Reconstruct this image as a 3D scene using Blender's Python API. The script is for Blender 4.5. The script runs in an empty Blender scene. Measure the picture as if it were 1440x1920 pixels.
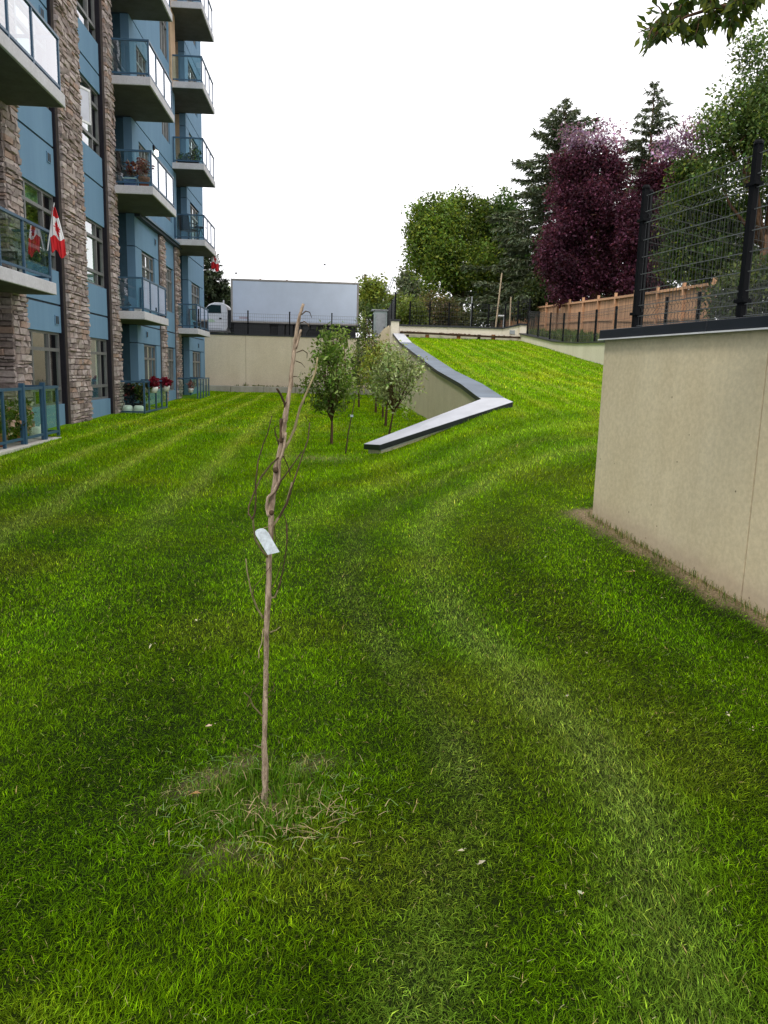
import bpy, math, random
import numpy as np
from math import sin, cos, pi, radians, sqrt, atan2
from mathutils import Matrix, Vector

random.seed(7)
rng = np.random.default_rng(7)
scene = bpy.context.scene
C = scene.collection

# ------------------------------------------------------------------ camera, sky, sun, exposure
# The eye is the origin: +Y runs along the building's facade, +Z is up, the lawn under the camera lies at -1.6 m.
FPX, YAW, PITCH, ROLL = 1470.0, 4.0, 10.1, 1.5
def rot(axis, deg): return Matrix.Rotation(radians(deg), 3, axis)
CAMR = rot('Z', -YAW) @ rot('X', 90 - PITCH) @ rot('Z', ROLL)
cam_data = bpy.data.cameras.new('camera')
cam = bpy.data.objects.new('camera', cam_data); C.objects.link(cam)
cam.matrix_world = CAMR.to_4x4()
cam_data.sensor_fit = 'HORIZONTAL'; cam_data.sensor_width = 36.0
cam_data.lens = 36.0 * FPX / 1440.0
cam_data.clip_start = 0.05; cam_data.clip_end = 2000
scene.camera = cam

SUN_EL, SUN_AZ = 56.0, 222.0            # azimuth from +Y towards +X: behind the camera, to its left
world = bpy.data.worlds.new('World'); scene.world = world
world.use_nodes = True
wn, wl = world.node_tree.nodes, world.node_tree.links
wn.clear()
w_out = wn.new('ShaderNodeOutputWorld'); w_bg = wn.new('ShaderNodeBackground')
w_sky = wn.new('ShaderNodeTexSky'); w_sky.sky_type = 'NISHITA'; w_sky.sun_disc = False
w_sky.sun_elevation = radians(SUN_EL); w_sky.sun_rotation = radians(SUN_AZ)
w_hs = wn.new('ShaderNodeHueSaturation'); w_hs.inputs['Saturation'].default_value = 0.25
w_mix = wn.new('ShaderNodeMixRGB'); w_mix.inputs['Fac'].default_value = 0.9
w_mix.inputs['Color2'].default_value = (16.5, 16.35, 16.7, 1)     # an even white overcast
wl.new(w_sky.outputs[0], w_hs.inputs['Color']); wl.new(w_hs.outputs[0], w_mix.inputs['Color1'])
wl.new(w_mix.outputs[0], w_bg.inputs['Color']); w_bg.inputs['Strength'].default_value = 0.08
wl.new(w_bg.outputs[0], w_out.inputs['Surface'])

sun_d = bpy.data.lights.new('sun', 'SUN'); sun_d.energy = 1.5; sun_d.angle = radians(14); sun_d.color = (1.0, 0.95, 0.86)
sun = bpy.data.objects.new('sun', sun_d); C.objects.link(sun)
_se, _sa = radians(SUN_EL), radians(SUN_AZ)
_sd = Vector((sin(_sa) * cos(_se), cos(_sa) * cos(_se), sin(_se)))
sun.rotation_euler = _sd.to_track_quat('Z', 'Y').to_euler()

vs = scene.view_settings
vs.view_transform = 'Standard'; vs.look = 'None'; vs.gamma = 1.0; vs.use_curve_mapping = False
vs.exposure = 0.42
scene.render.engine = 'CYCLES'
scene.cycles.max_bounces = 8; scene.cycles.transparent_max_bounces = 16

# ------------------------------------------------------------------ helpers
def at(x, y, Y):
    """the place at depth Y that stands at photograph pixel x, y (used to measure, as with a theodolite)"""
    d = CAMR @ Vector(((x - 720) / FPX, -(y - 960) / FPX, -1.0))
    return d * (Y / d.y)
def atX(x, y, X):
    d = CAMR @ Vector(((x - 720) / FPX, -(y - 960) / FPX, -1.0))
    return d * (X / d.x)

class MB:
    def __init__(s): s.v = []; s.f = []; s.mi = []; s.m = 0
    def add(s, vs_, fs):
        o = len(s.v); s.v += [tuple(p) for p in vs_]
        for f in fs: s.f.append(tuple(i + o for i in f)); s.mi.append(s.m)
    def box(s, x0, x1, y0, y1, z0, z1):
        s.add([(x0,y0,z0),(x1,y0,z0),(x1,y1,z0),(x0,y1,z0),(x0,y0,z1),(x1,y0,z1),(x1,y1,z1),(x0,y1,z1)],
              [(3,2,1,0),(4,5,6,7),(0,1,5,4),(1,2,6,5),(2,3,7,6),(3,0,4,7)]); return s
    def obox(s, c, a, b, d):
        c, a, b, d = map(Vector, (c, a, b, d))
        P = [c - a - b - d, c + a - b - d, c + a + b - d, c - a + b - d, c - a - b + d, c + a - b + d, c + a + b + d, c - a + b + d]
        s.add(P, [(3,2,1,0),(4,5,6,7),(0,1,5,4),(1,2,6,5),(2,3,7,6),(3,0,4,7)]); return s
    def bar(s, p, q, w, h=None, up=(0,0,1)):
        p, q = Vector(p), Vector(q); h = h or w
        d = q - p; L = d.length
        if L < 1e-6: return s
        d /= L; u = Vector(up)
        if abs(d.dot(u)) > .98: u = Vector((0,1,0))
        a = d.cross(u).normalized(); b = a.cross(d)
        return s.obox((p + q) / 2, d * (L / 2), a * (w / 2), b * (h / 2))
    def tube(s, pts, rad, n=6):
        pts = [Vector(p) for p in pts]; m = len(pts)
        if not hasattr(rad, '__len__'): rad = [rad] * m
        rings = []; prev = None
        for i in range(m):
            t = (pts[min(i + 1, m - 1)] - pts[max(i - 1, 0)]).normalized()
            if prev is None:
                a = t.cross(Vector((0, 1, 0)) if abs(t.y) < .9 else Vector((1, 0, 0))).normalized()
            else:
                a = (prev - t * prev.dot(t)).normalized()
            prev = a; b = t.cross(a)
            rings.append([pts[i] + (a * cos(2 * pi * k / n) + b * sin(2 * pi * k / n)) * rad[i] for k in range(n)])
        V = [p for r in rings for p in r]; F = []
        for i in range(m - 1):
            for k in range(n):
                F.append((i*n + k, i*n + (k+1) % n, (i+1)*n + (k+1) % n, (i+1)*n + k))
        F.append(tuple(range(n - 1, -1, -1))); F.append(tuple((m-1)*n + k for k in range(n)))
        s.add(V, F); return s
    def prism(s, poly, f0, f1):
        """poly: 2-D points, f0 / f1 map a 2-D point to the two end faces"""
        n = len(poly); V = [f0(*p) for p in poly] + [f1(*p) for p in poly]
        s.add(V, [tuple(range(n - 1, -1, -1)), tuple(range(n, 2*n))] + [(i, (i+1) % n, n + (i+1) % n, n + i) for i in range(n)]); return s
    def prism_y(s, polyXZ, y0, y1): return s.prism(polyXZ, lambda a, b: (a, y0, b), lambda a, b: (a, y1, b))
    def prism_x(s, polyYZ, x0, x1): return s.prism(polyYZ, lambda a, b: (x0, a, b), lambda a, b: (x1, a, b))
    def lathe(s, c, prof, n=14):
        V = []; m = len(prof)
        for r, z in prof: V += [(c[0] + r*cos(2*pi*k/n), c[1] + r*sin(2*pi*k/n), c[2] + z) for k in range(n)]
        F = [(i*n + k, i*n + (k+1) % n, (i+1)*n + (k+1) % n, (i+1)*n + k) for i in range(m-1) for k in range(n)]
        F += [tuple(range(n - 1, -1, -1)), tuple((m-1)*n + k for k in range(n))]
        s.add(V, F); return s
    def disc(s, c, axis, r, w, n=20):
        c, ax = Vector(c), Vector(axis).normalized()
        return s.tube([c - ax*w/2, c + ax*w/2], r, n)
    def mesh(s, name, mat=None, smooth=False):
        me = bpy.data.meshes.new(name); me.from_pydata(s.v, [], s.f)
        for m in (mat if isinstance(mat, (list, tuple)) else [mat]):
            if m: me.materials.append(m)
        if any(s.mi): me.polygons.foreach_set('material_index', s.mi)
        if smooth: me.polygons.foreach_set('use_smooth', [True] * len(me.polygons))
        me.update(); return me
    def build(s, name, mat, parent=None, smooth=False, bevel=0, **kw):
        return link(name, s.mesh(name, mat, smooth), parent, bevel=bevel, **kw)

WORLDPOS = {}
def link(name, me, parent=None, loc=None, rot=None, bevel=0, label=None, kind=None):
    o = bpy.data.objects.new(name, me); C.objects.link(o)
    if loc is not None: o.location = loc
    if rot is not None: o.rotation_euler = rot
    if parent is not None:
        o.parent = parent
        if parent.name in WORLDPOS: o.matrix_parent_inverse = Matrix.Translation(-Vector(WORLDPOS[parent.name]))
    if bevel:
        b = o.modifiers.new('bevel', 'BEVEL'); b.width = bevel; b.segments = 2; b.limit_method = 'ANGLE'
    if label: o['label'] = label
    if kind: o['kind'] = kind
    return o
def tag(o, label, cat, group=None, kind=None):
    o['label'] = label; o['category'] = cat
    if group: o['group'] = group
    if kind: o['kind'] = kind
    return o
def thing(name, label, cat, loc=(0,0,0), group=None):
    o = bpy.data.objects.new(name, None); C.objects.link(o); o.location = loc; o.empty_display_size = .1
    WORLDPOS[o.name] = tuple(loc)
    return tag(o, label, cat, group)
def structure(o, label=None):
    o['kind'] = 'structure'
    if label: o['label'] = label
    return o

def mesh_np(name, V, F, mat, parent=None, col=None, smooth=False, **kw):
    V = np.asarray(V, dtype=np.float32); F = np.asarray(F, dtype=np.int32); k = F.shape[1]
    me = bpy.data.meshes.new(name)
    me.vertices.add(len(V)); me.vertices.foreach_set('co', V.ravel())
    me.loops.add(F.size); me.loops.foreach_set('vertex_index', F.ravel())
    me.polygons.add(len(F)); me.polygons.foreach_set('loop_start', np.arange(0, F.size, k, dtype=np.int32))
    me.polygons.foreach_set('loop_total', np.full(len(F), k, dtype=np.int32))
    if smooth: me.polygons.foreach_set('use_smooth', np.ones(len(F), dtype=bool))
    if col is not None:
        a = me.attributes.new('col', 'FLOAT_COLOR', 'POINT')
        cc = np.ones((len(V), 4), dtype=np.float32); cc[:, :3] = col
        a.data.foreach_set('color', cc.ravel())
    me.materials.append(mat); me.update(calc_edges=True); me.validate()
    return link(name, me, parent, **kw)

# ------------------------------------------------------------------ materials
def new_mat(name):
    m = bpy.data.materials.new(name); m.use_nodes = True
    nt = m.node_tree; return m, nt, nt.nodes, nt.links, nt.nodes['Principled BSDF']
def ramp(N, stops):
    r = N.new('ShaderNodeValToRGB'); e = r.color_ramp.elements
    while len(e) > 1: e.remove(e[-1])
    e[0].position, e[0].color = stops[0][0], (*stops[0][1], 1)
    for p, c in stops[1:]:
        x = e.new(p); x.color = (*c, 1)
    return r
def noise(N, L, vec, scale, detail=4, rough=.6, dist=0.0):
    n = N.new('ShaderNodeTexNoise'); n.inputs['Scale'].default_value = scale; n.inputs['Detail'].default_value = detail
    n.inputs['Roughness'].default_value = rough; n.inputs['Distortion'].default_value = dist
    L.new(vec, n.inputs['Vector']); return n
def mixc(N, L, fac, a, b, mode='MIX'):
    m = N.new('ShaderNodeMixRGB'); m.blend_type = mode
    for sock, v in ((m.inputs['Fac'], fac), (m.inputs['Color1'], a), (m.inputs['Color2'], b)):
        if isinstance(v, (int, float)): sock.default_value = v
        elif isinstance(v, tuple): sock.default_value = (*v, 1)
        else: L.new(v, sock)
    return m.outputs[0]
def objvec(N, L, scale=(1,1,1)):
    tc = N.new('ShaderNodeTexCoord'); mp = N.new('ShaderNodeMapping'); mp.inputs['Scale'].default_value = scale
    L.new(tc.outputs['Object'], mp.inputs['Vector']); return mp.outputs[0]
def bump(N, L, P, h, strength=.2, dist=.01):
    b = N.new('ShaderNodeBump'); b.inputs['Strength'].default_value = strength; b.inputs['Distance'].default_value = dist
    L.new(h, b.inputs['Height']); L.new(b.outputs[0], P.inputs['Normal'])
def plain(name, col, rough=.6, metal=0, var=.15, scale=6, bmp=0, spec=.5):
    m, nt, N, L, P = new_mat(name)
    v = objvec(N, L); n = noise(N, L, v, scale)
    lo = tuple(c * (1 - var) for c in col); hi = tuple(min(1, c * (1 + var)) for c in col)
    r = ramp(N, [(.3, lo), (.7, hi)]); L.new(n.outputs[0], r.inputs[0]); L.new(r.outputs[0], P.inputs['Base Color'])
    P.inputs['Roughness'].default_value = rough; P.inputs['Metallic'].default_value = metal
    P.inputs['Specular IOR Level'].default_value = spec
    if bmp:
        n2 = noise(N, L, v, scale * 12, 6); bump(N, L, P, n2.outputs[0], bmp, .01)
    return m
def concrete(name, lo, hi, streak=.5, stain=(.2,.15,.1), specks=True, splash=False):
    m, nt, N, L, P = new_mat(name)
    v = objvec(N, L); vs_ = objvec(N, L, (1.3, 1.3, .12))
    n1 = noise(N, L, v, 1.1, 6, .65); n2 = noise(N, L, vs_, 2.4, 5, .6, .3); n3 = noise(N, L, v, 26, 5)
    r1 = ramp(N, [(.3, lo), (.7, hi)]); L.new(n1.outputs[0], r1.inputs[0])
    r2 = ramp(N, [(.42, (1,1,1)), (.75, tuple(1 - streak * (1 - c) for c in (.55,.5,.42)))]); L.new(n2.outputs[0], r2.inputs[0])
    c = mixc(N, L, 1.0, r1.outputs[0], r2.outputs[0], 'MULTIPLY')
    r3 = ramp(N, [(.35, (.9,.9,.9)), (.65, (1.06,1.06,1.06))]); L.new(n3.outputs[0], r3.inputs[0])
    c = mixc(N, L, 1.0, c, r3.outputs[0], 'MULTIPLY')
    if specks:
        vo = N.new('ShaderNodeTexVoronoi'); vo.inputs['Scale'].default_value = 7; L.new(v, vo.inputs['Vector'])
        vo.inputs['Randomness'].default_value = 1
        rs = ramp(N, [(.05, (1,1,1)), (.075, (0,0,0))]); L.new(vo.outputs['Distance'], rs.inputs[0])
        # only some of the pores are open
        nm = noise(N, L, v, 1.7, 2); rm = ramp(N, [(.47, (0,0,0)), (.53, (1,1,1))]); L.new(nm.outputs[0], rm.inputs[0])
        f = mixc(N, L, 1.0, rs.outputs[0], rm.outputs[0], 'MULTIPLY')
        c = mixc(N, L, f, c, tuple(x * .3 for x in lo))
    if splash:                                     # soil splashed up the foot of the wall, following the sloping lawn
        sx = N.new('ShaderNodeSeparateXYZ'); L.new(v, sx.inputs[0])
        h1 = N.new('ShaderNodeMath'); h1.operation = 'MULTIPLY_ADD'; L.new(sx.outputs['Y'], h1.inputs[0]); h1.inputs[1].default_value = -.10; h1.inputs[2].default_value = 2.11
        h2 = N.new('ShaderNodeMath'); h2.operation = 'ADD'; L.new(h1.outputs[0], h2.inputs[0]); L.new(sx.outputs['Z'], h2.inputs[1])
        nn = noise(N, L, v, 3.5, 6, .65); h3 = N.new('ShaderNodeMath'); h3.operation = 'MULTIPLY_ADD'; L.new(nn.outputs[0], h3.inputs[0]); h3.inputs[1].default_value = -.22; L.new(h2.outputs[0], h3.inputs[2])
        rr_ = ramp(N, [(0, (.5,.5,.5)), (.05, (.26,.26,.26)), (.16, (0,0,0))]); L.new(h3.outputs[0], rr_.inputs[0])
        c = mixc(N, L, rr_.outputs[0], c, (.36,.265,.20))
    L.new(c, P.inputs['Base Color']); P.inputs['Roughness'].default_value = .88; P.inputs['Specular IOR Level'].default_value = .25
    n4 = noise(N, L, v, 60, 6); bump(N, L, P, n4.outputs[0], .25, .006)
    return m
def foliage(name, trans=.45, rough=.55, gloss=.25):
    m, nt, N, L, P = new_mat(name)
    a = N.new('ShaderNodeAttribute'); a.attribute_name = 'col'
    L.new(a.outputs['Color'], P.inputs['Base Color']); P.inputs['Roughness'].default_value = rough
    P.inputs['Specular IOR Level'].default_value = gloss
    t = N.new('ShaderNodeBsdfTranslucent'); tcol = mixc(N, L, 1.0, a.outputs['Color'], (1.25, 1.2, .7), 'MULTIPLY'); L.new(tcol, t.inputs['Color'])
    mx = N.new('ShaderNodeMixShader'); mx.inputs[0].default_value = trans
    L.new(P.outputs[0], mx.inputs[1]); L.new(t.outputs[0], mx.inputs[2]); L.new(mx.outputs[0], N['Material Output'].inputs['Surface'])
    return m
def bark(name, lo, hi, scale=8, bm=.6):
    m, nt, N, L, P = new_mat(name)
    v = objvec(N, L, (1, 1, .25)); n = noise(N, L, v, scale, 8, .7, .4)
    r = ramp(N, [(.3, lo), (.52, tuple((a+b)/2 for a, b in zip(lo, hi))), (.72, hi)]); L.new(n.outputs[0], r.inputs[0])
    L.new(r.outputs[0], P.inputs['Base Color']); P.inputs['Roughness'].default_value = .9
    P.inputs['Specular IOR Level'].default_value = .2
    bump(N, L, P, n.outputs[0], bm, .02); return m
def glass(name, tint=(.86,.95,.93), ior=1.5, k=1.0, rough=.015):
    """clear pane: Fresnel reflection on its outer face (k > 1: laminated or coated), clear on the inner face"""
    m, nt, N, L, P = new_mat(name); N.remove(P)
    t = N.new('ShaderNodeBsdfTransparent'); t.inputs[0].default_value = (*tint, 1)
    g = N.new('ShaderNodeBsdfGlossy'); g.inputs['Roughness'].default_value = rough; g.inputs['Color'].default_value = (.97,.97,1,1)
    f = N.new('ShaderNodeFresnel'); f.inputs['IOR'].default_value = ior
    ge = N.new('ShaderNodeNewGeometry'); inv = N.new('ShaderNodeMath'); inv.operation = 'MULTIPLY_ADD'
    L.new(ge.outputs['Backfacing'], inv.inputs[0]); inv.inputs[1].default_value = -k; inv.inputs[2].default_value = k
    ad = N.new('ShaderNodeMath'); ad.operation = 'MULTIPLY'; ad.use_clamp = True; L.new(f.outputs[0], ad.inputs[0]); L.new(inv.outputs[0], ad.inputs[1])
    mx = N.new('ShaderNodeMixShader'); L.new(ad.outputs[0], mx.inputs[0]); L.new(t.outputs[0], mx.inputs[1]); L.new(g.outputs[0], mx.inputs[2])
    L.new(mx.outputs[0], N['Material Output'].inputs['Surface']); return m

M = {}
def stucco():
    m, nt, N, L, P = new_mat('blue_stucco')
    v = objvec(N, L); vs_ = objvec(N, L, (3, 3, .3))
    n1 = noise(N, L, vs_, 1.2, 5); n2 = noise(N, L, v, 90, 5)
    r = ramp(N, [(.3, (.126,.232,.35)), (.7, (.150,.268,.39))]); L.new(n1.outputs[0], r.inputs[0])
    L.new(r.outputs[0], P.inputs['Base Color']); P.inputs['Roughness'].default_value = .85; P.inputs['Specular IOR Level'].default_value = .3
    bump(N, L, P, n2.outputs[0], .3, .006); return m
M['blue'] = stucco()
M['shade_blue'] = plain('shaded_blue_stucco', (.03,.072,.105), .85, bmp=.2)  # facade stucco with the recess shade put into its colour
M['beige'] = plain('beige_stucco', (.46,.31,.19), .85, bmp=.2)
M['charcoal'] = plain('charcoal_metal', (.016,.014,.02), .8, spec=.2)
M['trim'] = plain('dark_joint', (.018,.03,.045), .7)
M['frame'] = plain('window_frame', (.14,.14,.14), .45)
M['sky_pane'] = plain('sky_tinted_pane', (.60,.61,.70), .15, var=.08, scale=2)  # glass with a sky reflection put into its pale colour
M['sash'] = plain('white_sash', (.72,.72,.72), .4)
M['rail'] = plain('blue_rail_paint', (.030,.085,.15), .4, var=.1)
M['slab'] = concrete('balcony_concrete', (.50,.49,.52), (.60,.59,.62), .2, specks=False)
M['soffit_shade'] = concrete('shaded_soffit', (.085,.080,.070), (.13,.125,.11), .5, specks=False)  # balcony concrete with the shade underneath put into its colour
M['mortar'] = plain('mortar', (.13,.105,.095), .95, bmp=.3)
M['interior'] = plain('interior_paint', (.16,.15,.13), .9)
M['curtain_green'] = plain('green_blind', (.42,.60,.45), .8)
M['curtain_tan'] = plain('tan_curtain', (.55,.47,.34), .9)
M['curtain_white'] = plain('white_curtain', (.74,.74,.72), .9)
M['rail_glass'] = glass('rail_glass', (.82,.92,.92), 1.65, 2.3)
M['patio_glass'] = glass('patio_glass', (.90,.97,.92), 1.4, 1.0)
M['win_glass'] = glass('window_glass', (.78,.88,.82), 1.65, 2.0)
M['wall_near'] = concrete('tan_concrete', (.58,.49,.325), (.65,.565,.395), .20, splash=True)
M['wall_back'] = concrete('beige_concrete', (.66,.565,.42), (.73,.635,.49), .14, specks=False)
M['wall_white'] = concrete('pale_concrete', (.74,.67,.55), (.80,.74,.62), .2, specks=False)
M['kerb'] = concrete('grey_concrete', (.34,.32,.28), (.46,.43,.38), .5, specks=False)
M['cap'] = plain('black_cap_metal', (.012,.014,.02), .45, var=.25, scale=3)
M['cap_sheen'] = plain('pale_sky_sheen', (.50,.51,.55), .5, .1, var=.12, scale=2)  # sky reflection on the dark cap, put into a pale colour
M['cap_sheen_blue'] = plain('blue_sky_sheen', (.10,.135,.18), .5, 0, var=.35, scale=1.2)  # duller sky reflection on the sloping cap, put into blue grey
M['flash'] = plain('pale_flashing', (.62,.62,.64), .4)
M['black'] = plain('black_fence_paint', (.004,.0045,.006), .7, var=.2, spec=.12)
M['wire'] = plain('wire_paint', (.03,.033,.036), .5)
M['wire_sheen'] = plain('sky_sheen_wire', (.20,.21,.21), .35, .5)  # cross wires lightened in colour for the sky they reflect
M['timber'] = bark('old_timber', (.02,.012,.008), (.09,.055,.035), 10)
M['rust'] = bark('rusty_post', (.10,.035,.012), (.30,.13,.05), 10)
M['asphalt'] = plain('asphalt', (.05,.05,.052), .9, scale=40, bmp=.3)
M['paver'] = concrete('patio_concrete', (.45,.43,.39), (.58,.56,.5), .2, specks=False)
M['terrain'] = plain('rough_grass_ground', (.055,.075,.02), .95, var=.5, scale=1.2, bmp=.5)
M['leaf'] = foliage('leaf', .4)
M['needle'] = foliage('needle', .2, .6)
M['petal'] = foliage('petal', .35)
M['grass'] = foliage('grass_blade', .32, .5, .015)
M['bark_grey'] = bark('grey_bark', (.045,.036,.028), (.17,.14,.11))
M['bark_brown'] = bark('brown_bark', (.04,.022,.013), (.16,.09,.05), 14)
M['bark_dead'] = bark('dead_bark', (.13,.08,.05), (.72,.57,.42), 75, 1.0)
M['twig'] = bark('dark_twig', (.035,.022,.014), (.13,.085,.05), 40)
M['twig_pale'] = bark('pale_twig', (.16,.13,.06), (.42,.36,.2), 40)
M['paper'] = plain('weathered_paper', (.46,.52,.56), .6, var=.25, scale=70)
M['truck_white'] = plain('white_paint', (.68,.69,.72), .3, var=.05)
M['truck_box'] = plain('box_panel', (.54,.61,.73), .35, var=.05, scale=1.5)
M['alu'] = plain('dull_aluminium', (.30,.28,.26), .5, .3)
M['rubber'] = plain('rubber', (.012,.012,.012), .8)
M['steel'] = plain('grey_steel', (.34,.36,.38), .45, .4)
M['dark_glass'] = plain('dark_glass', (.008,.02,.018), .05)
M['black_plastic'] = plain('black_plastic', (.012,.012,.014), .5)
M['terracotta'] = plain('terracotta', (.36,.12,.06), .8)
M['white_pot'] = plain('white_glaze', (.72,.72,.7), .35)
M['red_cloth'] = plain('red_cloth', (.58,.012,.018), .8, var=.1)
M['white_cloth'] = plain('white_cloth', (.78,.76,.78), .8, var=.05)
M['soil'] = plain('soil', (.12,.08,.05), .95, var=.4, scale=20, bmp=.5)
M['pale_wood'] = bark('pale_wood', (.30,.23,.15), (.52,.42,.3), 12, .3)
M['blue_plastic'] = plain('blue_plastic', (.08,.14,.3), .5)
M['green_plastic'] = plain('grey_green_cabinet', (.30,.36,.36), .5)
M['bird'] = plain('bird_feather', (.22,.22,.24), .8)
M['roof_pale'] = plain('pale_roof', (.55,.53,.62), .7)
M['siding'] = plain('house_siding', (.5,.52,.6), .7)
M['decal_green'] = plain('faded_green_print', (.48,.62,.45), .4)
M['decal_red'] = plain('faded_print', (.42,.36,.42), .4)
M['lamp_lit'], _n, _N, _L, _P = new_mat('lit_lamp')
_P.inputs['Emission Color'].default_value = (1, .86, .62, 1); _P.inputs['Emission Strength'].default_value = 3
def cedar():
    m, nt, N, L, P = new_mat('cedar_board')
    v = objvec(N, L, (6, 6, .5)); n = noise(N, L, v, 5, 6, .6, .4)
    oi = N.new('ShaderNodeObjectInfo')
    r = ramp(N, [(.3, (.44,.24,.13)), (.7, (.62,.37,.22))]); L.new(n.outputs[0], r.inputs[0])
    r2 = ramp(N, [(0, (.72,.70,.68)), (1, (1.15,1.12,1.08))]); L.new(oi.outputs['Random'], r2.inputs[0])
    L.new(mixc(N, L, 1.0, r.outputs[0], r2.outputs[0], 'MULTIPLY'), P.inputs['Base Color']); P.inputs['Roughness'].default_value = .8
    bump(N, L, P, n.outputs[0], .3, .006); return m
M['cedar'] = cedar()
def stone_mat(i, lo, hi):
    m, nt, N, L, P = new_mat('ledge_stone')
    v = objvec(N, L); n = noise(N, L, v, 14, 7, .7); n2 = noise(N, L, v, 70, 5)
    r = ramp(N, [(.32, lo), (.68, hi)]); L.new(n.outputs[0], r.inputs[0]); L.new(r.outputs[0], P.inputs['Base Color'])
    P.inputs['Roughness'].default_value = .92; P.inputs['Specular IOR Level'].default_value = .2
    bump(N, L, P, n2.outputs[0], .6, .012); return m
STONES = [stone_mat(i, lo, hi) for i, (lo, hi) in enumerate([
    ((.24,.185,.165), (.42,.335,.305)), ((.30,.245,.23), (.50,.42,.395)), ((.16,.125,.115), (.30,.24,.22)),
    ((.37,.305,.28), (.57,.485,.45)), ((.28,.19,.155), (.42,.30,.24)), ((.20,.165,.155), (.37,.305,.29))])]

# ------------------------------------------------------------------ the lie of the land
def interp(x, pts):
    p = np.array(pts, dtype=float); return np.interp(x, p[:, 0], p[:, 1])
LEG_P2, LEG_C = (.79, 12.70), (3.18, 13.72)
WALL_A, WALL_D = (2.59, 7.48), (-.1693, .9856)          # near wall: corner and direction (away from the eye)
RET_D = (.83, .56)
def low(Y):  return interp(Y, [(-8,-1.62),(0,-1.60),(5,-1.57),(13,-1.37),(20,-1.30),(30,-1.21),(38,-1.07)])
def high(Y): return interp(Y, [(-8,-1.64),(4,-1.62),(5,-1.59),(7.5,-1.34),(10,-1.02),(13.6,-.57),(16.6,-.32),(20.4,-.05),(25,.44),(30,.97),(36,1.57)])
def ground(X, Y):
    X = np.asarray(X, float); Y = np.asarray(Y, float)
    x0 = interp(Y, [(0,-.3),(7,.1),(13,.55),(40,.55)]); x1 = interp(Y, [(0,3.6),(7,2.9),(14,3.0),(40,3.0)])
    t = np.clip((X - x0) / (x1 - x0), 0, 1); b = .55 * t + .45 * t * t * (3 - 2 * t)
    z = low(Y) * (1 - b) + high(Y) * b
    legy = 12.70 + .40 + (X - .64) * .427
    sunk = (X < 2.93) & (X > .55) & (Y > legy)
    z = np.where(sunk, low(Y), z)
    return z + .012 * np.sin(X * 2.1 + Y * .7) * np.cos(Y * 1.3 - X * .4)
def right_of_wall(X, Y, off=0.0):
    """True on the far (right hand, raised) side of the near wall and of its return"""
    s1 = (X - WALL_A[0]) * WALL_D[1] - (Y - WALL_A[1]) * WALL_D[0]           # > 0 right of the near wall's line
    s2 = (X - WALL_A[0]) * RET_D[1] - (Y - WALL_A[1]) * RET_D[0]             # > 0 on the near side of the return
    return (s1 > off) & (s2 > off)
def upper(X, Y):
    """raised ground beyond the walls"""
    X = np.asarray(X, float); Y = np.asarray(Y, float)
    zr = interp(Y, [(-100,.2),(8,.33),(15,.72),(20,.9),(25,1.08),(30,1.3),(36,1.85),(46,2.15),(60,2.3),(400,4)])
    zl = interp(Y, [(36,1.2),(60,1.25),(400,3)])
    t = np.clip((X - 2.4) / 2.0, 0, 1) * (Y > 30) + (Y <= 30)
    return zl * (1 - t) + zr * t

def smooth01(a): a = np.clip(a, 0, 1); return a * a * (3 - 2 * a)
def vnoise(X, Y, s, seed=0):
    """cheap value noise"""
    r = np.random.default_rng(seed).random((64, 64)); x = X * s; y = Y * s
    xi = np.floor(x).astype(int); yi = np.floor(y).astype(int); fx = smooth01(x - xi); fy = smooth01(y - yi)
    g = lambda a, b: r[a % 64, b % 64]
    return (g(xi,yi)*(1-fx) + g(xi+1,yi)*fx)*(1-fy) + (g(xi,yi+1)*(1-fx) + g(xi+1,yi+1)*fx)*fy
SAP = (-.235, 2.70)
TURN = np.array([(.70,-3), (.75,1.3), (.90,1.88), (1.08,2.53), (1.13,3.24), (1.04,3.92), (.90,4.79), (.81,5.84), (.91,7.18), (1.30,8.47), (2.03,9.46), (3.03,10.19), (5.2,11.4), (9,13)])
def turn_dist(X, Y):
    """signed distance (right of the path > 0) to the track the mower made as it swung round the wall's corner"""
    best = np.full(X.shape, 1e9); sg = np.zeros(X.shape)
    for (ax, ay), (bx, by) in zip(TURN[:-1], TURN[1:]):
        dx, dy = bx - ax, by - ay; L2 = dx*dx + dy*dy
        t = np.clip(((X - ax)*dx + (Y - ay)*dy) / L2, 0, 1); px, py = X - ax - t*dx, Y - ay - t*dy
        d = np.hypot(px, py); c = px*dy - py*dx; m = d < best
        best = np.where(m, d, best); sg = np.where(m, np.sign(c), sg)
    return best * sg
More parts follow.
